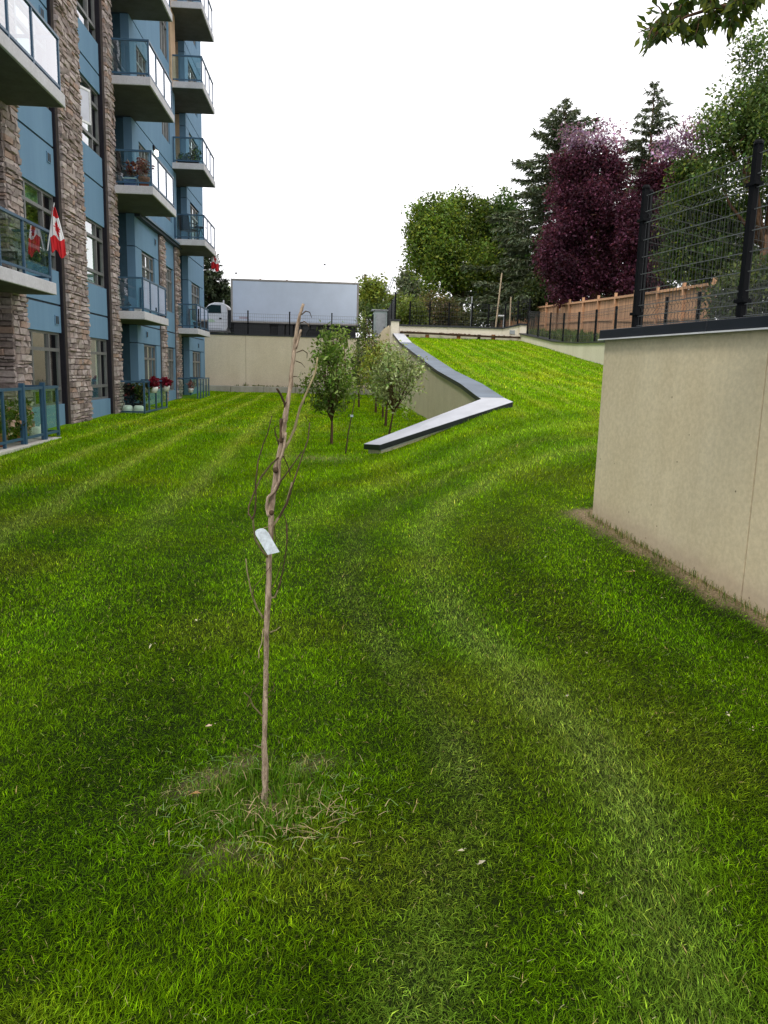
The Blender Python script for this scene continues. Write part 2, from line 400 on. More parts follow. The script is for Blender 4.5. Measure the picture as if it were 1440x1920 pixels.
def mower(X, Y):
    """-1..1: how the mower left the blades leaning (stripes), and 0..1 paleness of the bruised wheel tracks"""
    X = np.asarray(X, float); Y = np.asarray(Y, float)
    w = .16 * (vnoise(X, Y, .35, 3) - .5) + .10 * (vnoise(X, Y, 1.1, 4) - .5)
    s_left = np.sin(2 * pi * (X + w) / .93 + 2.2)
    s_hill = np.sin(2 * pi * (X + w) / .78)
    d = turn_dist(X, Y) + w
    s_near = np.cos(2 * pi * d / 1.30)
    k_hill = smooth01((X - 2.2) / 1.0) * smooth01((Y - 12) / 2.5)
    k_left = np.clip(smooth01((-X - .6) / 1.4) * smooth01((Y - 3) / 4) + smooth01((Y - 12.5) / 3), 0, 1)
    s = s_near * (1 - k_left) * .9 + .40 * s_left * k_left; s = s * (1 - k_hill) + .45 * s_hill * k_hill
    near = (1 - k_left) * (1 - k_hill)
    br = .55 + .9 * vnoise(X, Y, 2.3, 14)
    track = near * (.85 * np.exp(-(d / .17) ** 2) + .55 * np.exp(-((d + .62) / .13) ** 2) + .35 * np.exp(-((d + 1.3) / .2) ** 2) * smooth01((Y - 5) / 2))
    lt = 1.7 * (np.exp(-((X + 2.93 + w) / (.09 + .012 * np.clip(12 - Y, 0, 6))) ** 2) + .9 * np.exp(-((X + 3.86 + w) / .10) ** 2) + .5 * np.exp(-((X + 4.7 + w) / .09) ** 2) + .6 * np.exp(-((X + 1.7 + w) / .16) ** 2) * smooth01((Y - 6) / 3) + .5 * np.exp(-((X + .8 + w) / .14) ** 2) * smooth01((Y - 9) / 3)) * smooth01((Y - 4) / 3) * (1 - k_hill)
    hl = smooth01((np.sin(2 * pi * (X + w) / .62) - .35) / .5) * k_hill * .65
    return s, np.clip((track + lt) * br + hl, 0, 1)
def grass_colour(X, Y):
    n1 = vnoise(X, Y, 1.3, 1); n2 = vnoise(X, Y, 4.1, 2); n3 = vnoise(X, Y, .45, 5)
    s, pale = mower(X, Y)
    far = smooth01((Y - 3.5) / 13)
    base = np.stack([.060 + .040*n1 + .016*n3, .160 + .035*n1 + .02*n3, .0012 + .0008*n2], -1)
    base = base * (1 + .20 * s[:, None]) * (.82 + .36 * n2[:, None]) * (.80 + .35 * smooth01((Y - 2.3) / 3.5))[:, None]  # last factor darkens the near lawn's colour for overhead tree shade
    y = (smooth01((n1 - .62) / .3) * .35)[:, None]; base = base * (1 - y) + np.array([.15, .19, .018]) * y
    p = (pale * (.50 + .18 * far))[:, None]; base = base * (1 - p) + np.array([.205, .29, .062]) * p
    f = far[:, None]; base = base * (1 - f) + base * np.array([1.72, 1.50, .8]) * f  # far lawn yellower, its stronger light put into the colour
    return base
def bare(X, Y):
    """0..1: bare soil showing"""
    s1 = (WALL_A[0] - X) * WALL_D[1] + (Y - WALL_A[1]) * WALL_D[0]           # metres left of the near wall
    ragged = .09 + .14 * vnoise(X, Y, 5, 8) + .08 * vnoise(X, Y, 17, 9)
    a = smooth01(1.4 - s1 / ragged) * (Y < 7.7) * (s1 > -.5)
    d = np.hypot(X - SAP[0], (Y - SAP[1]) * 1.0); ring = np.exp(-((d - .29) / .09) ** 2)
    b = ring * smooth01((vnoise(X, Y, 9, 11) - .55) / .2) * .5 + np.exp(-(d / .07) ** 2)
    c = np.exp(-(((X - 1.05) / .5) ** 2 + ((Y - 12.9) / .25) ** 2)) * 0
    e = np.exp(-(((X + .15) / .55) ** 2 + ((Y - 12.6) / .35) ** 2)) * .5
    return np.clip(a + b + c + e, 0, 1)

# lawn sheet
xs = np.concatenate([np.arange(-6.2, 8.75, .15)]); ys = np.arange(-6, 38.3, .15)
def grid_mesh(name, xs, ys, zf, mat, keep=None, col=None):
    XX, YY = np.meshgrid(xs, ys); V = np.stack([XX, YY, zf(XX, YY)], -1).reshape(-1, 3)
    nx, ny = len(xs), len(ys); i, j = np.meshgrid(np.arange(nx - 1), np.arange(ny - 1))
    a = (j * nx + i).ravel(); F = np.stack([a, a + 1, a + nx + 1, a + nx], -1)
    if keep is not None:
        c = V[F].mean(1); F = F[keep(c[:, 0], c[:, 1])]
    return V, F
V, F = grid_mesh('lawn', xs, ys, ground, None,
    keep=lambda x, y: ~right_of_wall(x, y, .16) & ~((y > 36.25) & (x > 2.7)) & ~((x > 8.6)))
lawn_m, _nt, N, L, P = new_mat('lawn_thatch')
_a = N.new('ShaderNodeAttribute'); _a.attribute_name = 'col'
_b = N.new('ShaderNodeAttribute'); _b.attribute_name = 'bare'
_v = objvec(N, L); _n = noise(N, L, _v, 45, 5, .7); _n2 = noise(N, L, _v, 9, 4)
_r = ramp(N, [(.3, (.55,.55,.55)), (.7, (1.1,1.1,1.1))]); L.new(_n.outputs[0], _r.inputs[0])
_c = mixc(N, L, 1.0, _a.outputs['Color'], _r.outputs[0], 'MULTIPLY')
_rs = ramp(N, [(.3, (.11,.075,.045)), (.7, (.34,.265,.16))]); L.new(_n.outputs[0], _rs.inputs[0])
_c = mixc(N, L, _b.outputs['Fac'], _c, _rs.outputs[0])
L.new(_c, P.inputs['Base Color']); P.inputs['Roughness'].default_value = .95; P.inputs['Specular IOR Level'].default_value = .1
bump(N, L, P, _n.outputs[0], .8, .03)
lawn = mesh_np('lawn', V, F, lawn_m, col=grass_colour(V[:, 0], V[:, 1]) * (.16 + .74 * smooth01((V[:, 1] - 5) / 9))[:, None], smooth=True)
_ba = lawn.data.attributes.new('bare', 'FLOAT', 'POINT'); _ba.data.foreach_set('value', bare(V[:, 0], V[:, 1]).astype(np.float32))
structure(lawn, 'mown green lawn striped by the mower, rising into a bank on the right')

# raised ground and road beyond the walls, out to the horizon
def far_axis(a, b, n): return list(np.linspace(a, b, n))
parts_v, parts_f, off = [], [], 0
def addgrid(xs, ys, zf):
    global off
    V, F = grid_mesh('', np.array(xs), np.array(ys), zf, None); parts_v.append(V); parts_f.append(F + off); off += len(V)
addgrid(far_axis(8.62, 30, 12) + [60, 120, 400], list(np.arange(-60, 8, 12)) + far_axis(8, 60, 27) + [90, 150, 600], upper)
addgrid(far_axis(2.72, 8.62, 8), far_axis(36.2, 60, 13) + [90, 150, 600], upper)
rows = np.linspace(-8, 11.6, 30); Vt = []; Ft = []
for r, y in enumerate(rows):
    xl = WALL_A[0] + (y - WALL_A[1]) / WALL_D[1] * WALL_D[0] + .16 if y < 7.6 else WALL_A[0] + (y - WALL_A[1]) * RET_D[0] / RET_D[1] + .1
    for k in range(8):
        x = min(xl, 8.6) + (8.62 - min(xl, 8.6)) * k / 7; Vt.append((x, y, float(upper(x, y))))
for r in range(len(rows) - 1):
    for k in range(7): a = r * 8 + k; Ft.append((a, a + 1, a + 9, a + 8))
parts_v.append(np.array(Vt)); parts_f.append(np.array(Ft) + off); off += len(Vt)
addgrid([-400, -60, -6.2, 4.9], [-300, -60, -20, -6.02], lambda X, Y: low(Y) - .01)
structure(mesh_np('terrain', np.concatenate(parts_v), np.concatenate(parts_f), M['terrain'], smooth=True), 'rough grassy ground beyond the walls')
V, F = grid_mesh('', np.array([-400, -60, -20, -10, -4, 2.7]), np.array([38.1, 42, 50, 60, 90, 150, 600]), lambda X, Y: upper(X, Y), None)
structure(mesh_np('road', V, F, M['asphalt']), 'asphalt road above the back retaining wall')

# ------------------------------------------------------------------ concrete walls
def wall_line(mb, a, b, t, z0, z1a, z1b=None):
    """upright slab from a to b (plan), thickness t centred, top z1a -> z1b"""
    z1b = z1a if z1b is None else z1b
    d = Vector((b[0]-a[0], b[1]-a[1])).normalized(); n = Vector((-d.y, d.x)) * (t / 2)
    A0, A1 = (a[0]+n.x, a[1]+n.y), (a[0]-n.x, a[1]-n.y); B0, B1 = (b[0]+n.x, b[1]+n.y), (b[0]-n.x, b[1]-n.y)
    zf = (lambda p: z0(*p)) if callable(z0) else (lambda p: z0)
    mb.add([(*A1, zf(a)), (*B1, zf(b)), (*B0, zf(b)), (*A0, zf(a)), (*A1, z1a), (*B1, z1b), (*B0, z1b), (*A0, z1a)],
           [(3,2,1,0),(4,5,6,7),(0,1,5,4),(1,2,6,5),(2,3,7,6),(3,0,4,7)]); return mb
def cap_line(mb, a, b, t, za, zb, th=.09):
    d = Vector((b[0]-a[0], b[1]-a[1])).normalized(); n = Vector((-d.y, d.x)) * (t / 2)
    A0, A1 = (a[0]+n.x, a[1]+n.y), (a[0]-n.x, a[1]-n.y); B0, B1 = (b[0]+n.x, b[1]+n.y), (b[0]-n.x, b[1]-n.y)
    mb.add([(*A1, za), (*B1, zb), (*B0, zb), (*A0, za), (*A1, za+th), (*B1, zb+th), (*B0, zb+th), (*A0, za+th)],
           [(3,2,1,0),(4,5,6,7),(0,1,5,4),(1,2,6,5),(2,3,7,6),(3,0,4,7)]); return mb
def along(p, d, s, n=0): return (p[0] + d[0]*s - d[1]*n, p[1] + d[1]*s + d[0]*n)

# near wall (its visible face is the line WALL_A..): panels run back towards and past the camera
t = thing('retaining_wall', 'tall tan concrete retaining wall under a black cap, close by at the edge of the lawn', 'retaining wall', (*WALL_A, -1.35))
back = (-WALL_D[0], -WALL_D[1])
def off_wall(s, n): return along(WALL_A, back, s, n)         # n > 0 : to the right (into the bank)
cuts = [0, 2.235, 4.9, 7.6, 13.6]
for k in range(4):
    a, b = off_wall(cuts[k] + (.006 if k else 0), .15), off_wall(cuts[k+1] - .006, .15)
    wall_line(MB(), a, b, .30, -2.1, .36, .36).build('wall_panel', M['wall_near'], t)
    wall_line(MB(), off_wall(cuts[k+1] - .006, .17), off_wall(cuts[k+1] + .006, .17), .24, -2.1, .35).build('joint_seal', M['rust'], t)
ccuts = [-.03, 1.60, 4.2, 6.9, 9.6, 13.6]
for k in range(5):
    a, b = off_wall(ccuts[k] + .004, .15), off_wall(ccuts[k+1] - .004, .15)
    c = cap_line(MB(), a, b, .40, .362, .362, .085).build('wall_cap', M['cap'], t, bevel=.006)
    cap_line(MB(), off_wall(ccuts[k] + .004, -.057), off_wall(ccuts[k+1] - .004, -.057), .012, .352, .352, .012).build('drip_edge', M['flash'], c)
# its return wall
rp = lambda s, n=0: along(WALL_A, RET_D, s, n)
wall_line(MB(), rp(.30, -.15), rp(7.1, -.15), .30, -2.1, .358).build('return_panel', M['wall_near'], t)
cap_line(MB(), rp(.40, -.15), rp(7.1, -.15), .40, .361, .361, .085).build('wall_cap', M['cap'], t)

# L-shaped low wall between the sunken lawn and the bank
t = thing('stepped_wall', 'long concrete wall with a wide dark sloping cap that turns a corner at the foot of the bank', 'retaining wall', (.8, 12.9, -1.36))
ld = Vector((LEG_C[0]-LEG_P2[0], LEG_C[1]-LEG_P2[1])).normalized(); ln = Vector((-ld.y, ld.x))
P2, Cc = Vector(LEG_P2), Vector(LEG_C); P1 = P2 + ln * .60
def on_leg(s, n): p = P2 + ld * s + ln * n; return (p.x, p.y)
legL = (Cc - P2).length
CAPW = (2.70, 3.18)
inner = on_leg((2.70 - P2.x + ln.x * -.60) / ld.x, .60)      # where the leg's inner edge meets x = 2.70
prof = [(13.72, -.46), (16.65, -.19), (20.4, .08), (25.2, .54), (32.0, 1.20), (36.0, 1.74)]
leg = MB()
q = [on_leg(.06, .06), on_leg(legL - .1, .06), (3.10, 14.5), (2.76, 14.5), on_leg(.06, .54)]
zt = [-1.24, -.54, -.51, -.50, -1.25]
n_ = len(q)
leg.add([(*p, -2.2) for p in q] + [(*p, z) for p, z in zip(q, zt)], [tuple(range(n_-1, -1, -1)), tuple(range(n_, 2*n_))] + [(i, (i+1) % n_, n_+(i+1) % n_, n_+i) for i in range(n_)])
leg.build('low_leg', M['wall_back'], t)
cp = [on_leg(0, 0), on_leg(legL, 0), inner, on_leg(0, .60)]
zc = [-1.165, -.455, -.43, -1.205]
capm = MB(); capm.add([(*p, z - .085) for p, z in zip(cp, zc)] + [(*p, z) for p, z in zip(cp, zc)],
         [(3,2,1,0),(4,5,6,7),(0,1,5,4),(1,2,6,5),(2,3,7,6),(3,0,4,7)])
o_ = capm.build('wall_cap', M['cap'], t)
m_ = MB(); m_.add([(*p, z + .001) for p, z in zip(cp, zc)] + [(*p, z + .004) for p, z in zip(cp, zc)], [(3,2,1,0),(4,5,6,7),(0,1,5,4),(1,2,6,5),(2,3,7,6),(3,0,4,7)]); m_.build('sheen_sheet', M['cap_sheen'], o_)  # added sheet that carries the cap's painted sky reflection
fl = MB(); fl.bar((*on_leg(.05, .045), -1.262), (*on_leg(legL - .05, .045), -.552), .012, .02); fl.build('drip_edge', M['flash'], t)
prof2 = [(14.45, -.41)] + [p for p in prof if p[0] > 15]
for k in range(len(prof2) - 1):
    (ya, za), (yb, zb) = prof2[k], prof2[k+1]
    wall_line(MB(), (2.93, ya), (2.93, yb), .36, lambda x, y: -2.0, za - .088, zb - .088).build('wall_panel', M['wall_back'], t)
    e = .006
    m_ = MB(); m_.add([(2.70, ya+e, za-.085), (3.18, ya+e, za-.085), (3.18, yb-e, zb-.085), (2.70, yb-e, zb-.085), (2.70, ya+e, za), (3.18, ya+e, za), (3.18, yb-e, zb), (2.70, yb-e, zb)],
             [(3,2,1,0),(4,5,6,7),(0,1,5,4),(1,2,6,5),(2,3,7,6),(3,0,4,7)])
    c = m_.build('wall_cap', M['cap'], t)
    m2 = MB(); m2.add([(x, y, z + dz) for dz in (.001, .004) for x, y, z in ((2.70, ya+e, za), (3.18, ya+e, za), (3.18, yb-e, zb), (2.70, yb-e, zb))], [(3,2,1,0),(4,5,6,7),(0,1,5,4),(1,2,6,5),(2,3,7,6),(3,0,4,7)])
    m2.build('sheen_sheet', M['cap_sheen' if ya > 30 else 'cap_sheen_blue'], c)  # painted sky reflection, paler towards the far end
    MB().bar((2.745, ya+e, za-.092), (2.745, yb-e, zb-.092), .02, .02).build('drip_edge', M['flash'], c)
# triangular cap piece that turns the corner
ct = [on_leg(legL, 0), (3.18, 14.444), (2.70, 14.444), inner]
zz = [-.455, -.412, -.412, -.43]
m_ = MB(); m_.add([(*p, z - .085) for p, z in zip(ct, zz)] + [(p[0], p[1] + .002, z) for p, z in zip(ct, zz)], [(3,2,1,0),(4,5,6,7),(0,1,5,4),(1,2,6,5),(2,3,7,6),(3,0,4,7)])
m_.build('corner_cap', M['cap'], t)
m_ = MB(); m_.add([(*p, z + .001) for p, z in zip(ct, zz)] + [(*p, z + .004) for p, z in zip(ct, zz)], [(3,2,1,0),(4,5,6,7),(0,1,5,4),(1,2,6,5),(2,3,7,6),(3,0,4,7)]); m_.build('sheen_sheet', M['cap_sheen'], t)

# back wall under the truck
t = thing('back_wall', 'beige concrete wall across the end of the lawn below the box truck', 'retaining wall', (-1.5, 38, -1.1))
xb = [-6.4, -4.06, -1.9, .3, 2.0]
for k in range(4):
    MB().box(xb[k] + .006, xb[k+1] - .006, 37.99, 38.3, -1.6, 1.53).build('wall_panel', M['wall_back'], t)
MB().prism_y([(2.006, -1.6), (2.68, -1.6), (2.68, 2.2), (2.45, 2.05), (2.006, 1.53)], 37.99, 38.3).build('wall_panel', M['wall_back'], t)
for k in range(4): MB().box(xb[k] + .003, xb[k+1] - .003, 37.95, 38.34, 1.532, 1.60).build('wall_cap', M['cap'], t)
wall_line(MB(), (2.80, 36.3), (2.80, 38.3), .26, -1.6, 2.2, 2.05).build('side_wall', M['wall_back'], t)
kb = [-6.2, -4.7, -3.2, -1.7, -.2, 1.3, 2.7]
kt = thing('concrete_kerb', 'low grey concrete kerb along the foot of the beige back wall', 'kerb', (-1.5, 37.6, -1.1))
for k in range(6): MB().box(kb[k] + .008, kb[k+1] - .008, 37.35, 37.6, -1.4, -.80).build('kerb_block', M['kerb'], kt, bevel=.02)
MB().box(-6.2, 2.7, 37.605, 37.985, -1.4, -.84).build('planting_strip', M['soil'], kt)

# pillar block and pale walls at the top of the bank
t = thing('wall_pier', 'square beige concrete pier with a flat dark cap at the top of the sloping wall', 'pier', (2.8, 36.1, -1))
MB().box(2.62, 2.98, 36.03, 36.28, -1.5, 2.27).build('pier_body', M['wall_white'], t)
MB().box(2.58, 3.04, 35.99, 36.32, 2.272, 2.36).build('pier_cap', M['cap'], t)
t = thing('pale_wall', 'pale concrete wall along the top of the grassy bank behind a dark timber rail', 'wall', (5.5, 36.2, 1.5))
for a, b, za, zb in ((2.99, 5.2, 2.07, 2.07), (5.2, 7.7, 2.07, 2.07), (7.7, 8.46, 2.07, 2.25)):
    wall_line(MB(), (a + .004, 36.2), (b - .004, 36.2), .24, 1.0, za, zb).build('wall_panel', M['wall_white'], t)
    cap_line(MB(), (a + .004, 36.2), (b - .004, 36.2), .34, za + .002, zb + .002, .07).build('wall_cap', M['cap'], t)
MB().box(8.03, 8.27, 36.05, 36.078, 1.86, 2.03).build('outlet_box', M['steel'], t)
MB().box(8.46, 8.78, 36.0, 36.35, 1.0, 2.26).build('corner_pier', M['wall_white'], t)
MB().box(8.42, 8.84, 35.96, 36.39, 2.262, 2.34).build('corner_cap', M['cap'], t)
t = thing('side_wall', 'pale concrete wall that steps down along the right edge of the bank', 'wall', (8.6, 26, .6))
sw = [(36.0, 1.86), (34.6, 1.72), (30.25, 1.30), (27.5, 1.16), (24.6, 1.09), (20.5, 1.03), (16, .92), (11.1, .8)]
for (ya, za), (yb, zb) in zip(sw, sw[1:]):
    wall_line(MB(), (8.62, ya - .003), (8.62, yb + .003), .24, -1.2, za, zb).build('wall_panel', M['wall_white'], t)
    cap_line(MB(), (8.62, ya - .003), (8.62, yb + .003), .34, za + .002, zb + .002, .05).build('wall_cap', M['cap'], t)
# timber rail on stub posts
t = thing('timber_rail', 'weathered dark timber rail on rusty stub posts along the pale wall', 'timber rail', (5.6, 35.9, 1.5))
segs = [at(750, 623, 35.9), at(800, 625, 35.9), at(862, 628.5, 35.9), at(915, 631, 35.9), at(976, 633, 35.9)]
for a, b in zip(segs, segs[1:]):
    MB().bar(a, b - (b - a) * .004, .14, .085).build('timber', M['timber'], t)
for x, m_ in ((764, 'timber'), (801, 'rust'), (860, 'rust'), (898, 'timber'), (925, 'rust'), (974, 'wall_white')):
    p = at(x, 630, 35.93); wdt = .10 if m_ != 'rust' else .13
    MB().box(p.x - wdt/1.6, p.x + wdt/1.6, 35.87, 35.97, 1.3, p.z + .06).build('stub_post', M[m_], t)
lump = MB()
for k in range(60):
    u = random.random(); x = random.choice([random.gauss(775, 8), random.gauss(850, 22), random.uniform(755, 960)])
    if not 752 < x < 972: continue
    p = at(x, 623 + (x - 750) * .0445 - 2.0, 35.9); r = random.uniform(.03, .09)
    lump.lathe((p.x, p.y + random.uniform(-.04, .06), p.z - .03), [(r, 0), (r*.8, r*.35), (r*.3, r*.6)], 7)
lump.build('debris', M['soil'], t, kind='stuff')

# ------------------------------------------------------------------ black mesh fences
def mesh_fence(name, label, pts, h, rows, vees, dv, wire, post, group=None, hmat='wire', hscale=1.25):
    """pts: post feet (x, y, z). One post per foot, one welded panel between two feet."""
    t = thing(name, label, 'fence', pts[0], group)
    pm = MB().box(-post/2, post/2, -post/2, post/2, -.02, h).mesh('post', M['black']); 
    cm = MB().lathe((0,0,h), [(post*.72, 0), (post*.72, .012), (post*.5, .03)], 8).mesh('post_cap', M['black'])
    ang = atan2(pts[1][1] - pts[0][1], pts[1][0] - pts[0][0])
    for p in pts:
        o = link('post', pm, t, loc=p, rot=(0,0,ang)); 
        c = bpy.data.objects.new('post_cap', cm); C.objects.link(c); c.parent = o
    for a, b in zip(pts, pts[1:]):
        a, b = Vector(a), Vector(b); d = b - a; Ld = d.length; n = Vector((-d.y, d.x, 0)).normalized()
        mb = MB(); hb = MB(); w = wire
        def bulge(z):
            for z0, z1 in vees:
                if z0 < z < z1: return 1 - abs(2 * (z - z0) / (z1 - z0) - 1)
            return 0
        for z in rows:
            o = Vector((0, 0, z)) + n * .035 * bulge(z); hb.bar(a + o, b + o, w * hscale, w * hscale)
        zs = sorted({rows[0], rows[-1]} | {z for v in vees for z in (v[0], (v[0]+v[1])/2, v[1])})
        k = int(Ld / dv)
        for i in range(1, k):
            p = a + d * (i / k)
            for z0, z1 in zip(zs, zs[1:]):
                mb.bar(p + Vector((0,0,z0)) + n * .035 * bulge(z0), p + Vector((0,0,z1)) + n * .035 * bulge(z1), w * .8, w * .8, up=(0,1,0))
        pnl = mb.build('mesh_panel', M['wire'], t); hb.build('cross_wire', M[hmat], pnl)
    if .046 < post < .055:
        cl = MB().box(-.055, .055, -.034, .034, -.012, .012).mesh('clamp', M['black'])
        for p in pts:
            for z in (.14, .96): link('clamp', cl, t, loc=(p[0], p[1], p[2] + z), rot=(0,0,ang))
    return t
rows_n = [.03, .11, .20, .33, .46, .60, .74, .88, .97, 1.10]
vees_n = [(.11, .20), (.88, .97)]
near_posts = [(*off_wall(.26 + 1.46 * k, .15), .448) for k in range(6)]
rows_n = [z * 1.06 for z in rows_n]; vees_n = [(a * 1.06, b * 1.06) for a, b in vees_n]
mesh_fence('mesh_fence', 'tall black wire mesh fence standing on the near tan wall', near_posts, 1.23, rows_n, vees_n, .05, .0028, .050, hmat='wire_sheen', hscale=2.2)
p0 = Vector(near_posts[0]); mesh_fence('mesh_fence', 'black wire mesh fence turning away to the right from the near corner post',
    [p0 + Vector((RET_D[0], RET_D[1], 0)) * (1.75 * k + .06) for k in range(4)], 1.20, rows_n, vees_n, .05, .0022, .045, hscale=1.3)
rows_f = [.03, .12, .22, .42, .62, .82, .92, 1.0]
fz = lambda y: float(interp(y, [(11, .86), (16, .97), (20.5, 1.08), (24.6, 1.145), (27.5, 1.215), (30.25, 1.36), (34.6, 1.78), (36, 1.92)]))
mesh_fence('mesh_fence', 'low black mesh fence along the stepped-down side wall in front of cedar boards',
    [(8.62, y, fz(y)) for y in np.arange(11.2, 36, 1.84)], 1.0, rows_f, [(.12, .22), (.82, .92)], .06, .006, .06)
farx = [768, 805, 841, 884, 915, 946, 970, 991]
fp = [at(x, 611, 36.2) for x in farx]; fp = [(p.x, 36.2, 2.145 if p.x < 7.7 else 2.145 + .18 * (p.x - 7.7) / .76) for p in fp]
mesh_fence('mesh_fence', 'black mesh fence on the pale wall at the top of the bank', fp, 1.0, rows_f, [(.82, .92)], .10, .007, .07)
bp_ = [at(x, 612, 38.2) for x in (386, 465, 543, 622, 699)]
mesh_fence('mesh_fence', 'thin mesh fence with short posts on the back wall in front of the truck', [(p.x, 38.2, 1.60) for p in bp_] , 1.06, [.05, .2, .35, .5, .65, .8, .95], [], .10, .006, .06)
mesh_fence('mesh_fence', 'dark fence panel seen edge-on beside the beige pier', [(2.80, 36.2 + .001, 2.36), (2.80, 38.2, 2.2), (2.75, 40.4, 2.0), (2.7, 42.6, 1.9)], 1.15, [.03 + .09*i for i in range(13)], [], .045, .007, .07)

# cedar board fence on the slope behind
t = thing('board_fence', 'orange cedar board fence with capped posts climbing away behind the mesh fences', 'fence', (12, 33, 1.5))
ztop = lambda y: float(interp(y, [(16, 2.75), (24.7, 3.04), (33, 3.37), (46, 3.97), (60, 4.6)]))
zbot = lambda y: float(upper(12, y)) - .05
pk = MB().box(-.011, .011, -.066, .066, 0, 1).mesh('picket', M['cedar'])
y = 24.75; n_pk = 0
while y < 60 and n_pk < 270:
    o = link('picket', pk, t, loc=(11.99 + random.uniform(-.004, .004), y, zbot(y)), rot=(0, 0, random.uniform(-.03, .03)))
    o.scale = (1, 1, ztop(y) - .09 - zbot(y) + random.uniform(-.012, .012)); y += .1375; n_pk += 1
yy = list(np.arange(24.72, 60.1, 2.2))
for a, b in zip(yy, yy[1:]):
    MB().bar((11.95, a, ztop(a) - .04), (11.95, b - .004, ztop(b) - .04), .14, .09).build('top_rail', M['cedar'], t)
    zc_ = lambda y: zbot(y) + .47 * (ztop(y) - zbot(y))
    MB().bar((11.955, a, zc_(a)), (11.955, b - .004, zc_(b)), .04, .085).build('mid_rail', M['cedar'], t)
    MB().bar((11.955, a, zbot(a) + .25), (11.955, b - .004, zbot(b) + .25), .04, .085).build('bottom_rail', M['cedar'], t)
for a in yy:
    MB().box(11.875, 11.975, a - .05, a + .05, zbot(a) - .1, ztop(a) + .16).build('fence_post', M['cedar'], t)

# ------------------------------------------------------------------ the apartment building
FX = -5.90                                      # facade plane
BZ = -1.45; TOPZ = 18.2
LEV = [-1.33, 1.45, 4.66, 7.32, 10.06, 12.68, 15.4]     # floor tops
JOINT = [1.24, 4.45, 7.10, 9.84, 12.46, 15.2]
WIN = [(-.87, .66), (1.95, 3.48), (5.15, 6.66), (7.82, 9.34), (10.5, 12.05), (13.2, 14.75), (15.9, 17.4)]
bld = thing('apartment_building', 'blue apartment block with stone pillars, glass railed balconies and dark window bays', 'building', (FX, 22, -1.4))
for z in LEV[:1] + LEV[1:]:
    MB().box(-18, -7.62, 3, 37.55, z - .22, z).build('floor_slab', M['interior'], bld)
MB().box(-18, FX - .01, 3, 37.55, TOPZ, TOPZ + .3).build('roof', M['slab'], bld)
MB().box(-18.2, -18, 3, 37.55, BZ, TOPZ).build('rear_wall', M['blue'], bld)
MB().box(-18, FX - .002, 37.35, 37.6, BZ, TOPZ).build('end_wall', M['blue'], bld)
MB().box(-18, FX, 2.7, 3.0, BZ, TOPZ).build('end_wall', M['blue'], bld)
MB().box(-9.9, -9.8, 3, 37.3, BZ, TOPZ).build('interior_wall', M['interior'], bld)
MB().box(FX - .25, FX, 3.0, 11.8, BZ, TOPZ).build('wall_panel', M['blue'], bld)

def panel(y0, y1, z0, z1, mat='blue', x1=FX, th=.24, hole=None):
    """one facade panel, optionally with a window hole (wy0, wy1, wz0, wz1)"""
    mb = MB()
    if hole:
        a, b, c, d = hole
        if a > y0: mb.box(x1 - th, x1, y0, a, z0, z1)
        if b < y1: mb.box(x1 - th, x1, b, y1, z0, z1)
        if c > z0: mb.box(x1 - th, x1, a, b, z0, c)
        if d < z1: mb.box(x1 - th, x1, a, b, d, z1)
    else: mb.box(x1 - th, x1, y0, y1, z0, z1)
    return mb.build('wall_panel', M[mat], bld)

def window(y0, y1, z0, z1, cols, rows, x=FX - .05, curtains=(), open_sash=False, dark_right=0.0, skip=()):
    """frame with mullions, one pane per light; curtains = (mat, fy0, fy1, fz0, fz1)"""
    f = MB(); fw = .05
    f.box(x - .07, x, y0, y0 + fw, z0, z1); f.box(x - .07, x, y1 - fw, y1, z0, z1)
    f.box(x - .07, x, y0 + fw, y1 - fw, z0, z0 + fw); f.box(x - .07, x, y0 + fw, y1 - fw, z1 - fw, z1)
    o = f.build('window', M['frame'], bld)
    cy = [y0 + (y1 - y0) * c for c in cols]; cz = [z0 + (z1 - z0) * r for r in rows]
    for c in cy[1:-1]: MB().box(x - .065, x + .012, c - .035, c + .035, z0 + fw, z1 - fw).build('mullion', M['frame'], o)
    for c in cz[1:-1]: MB().box(x - .062, x + .016, y0 + fw, y1 - fw, c - .035, c + .035).build('transom', M['frame'], o)
    for i in range(len(cy) - 1):
        for j in range(len(cz) - 1):
            if (i, j) in skip: continue
            MB().box(x - .040, x - .034, cy[i] + .02, cy[i+1] - .02, cz[j] + .02, cz[j+1] - .02).build('pane', M['win_glass'], o)
    for m, a, b, c, d in curtains:
        ya, yb = y0 + (y1-y0)*a, y0 + (y1-y0)*b; za, zb = z0 + (z1-z0)*c, z0 + (z1-z0)*d
        n = max(6, int((yb - ya) / .03)); cb = MB()
        pts = [(x - .20 + .022 * sin(k * 1.9), ya + (yb - ya) * k / n) for k in range(n + 1)]
        cb.add([(p[0], p[1], za) for p in pts] + [(p[0], p[1], zb) for p in pts], [(k, k+1, n+2+k, n+1+k) for k in range(n)])
        cb.build('curtain', M[m], o)
    return o
COL3, ROW3, ROW2 = [0, .27, .70, 1], [0, .22, .76, 1], [0, .72, 1]
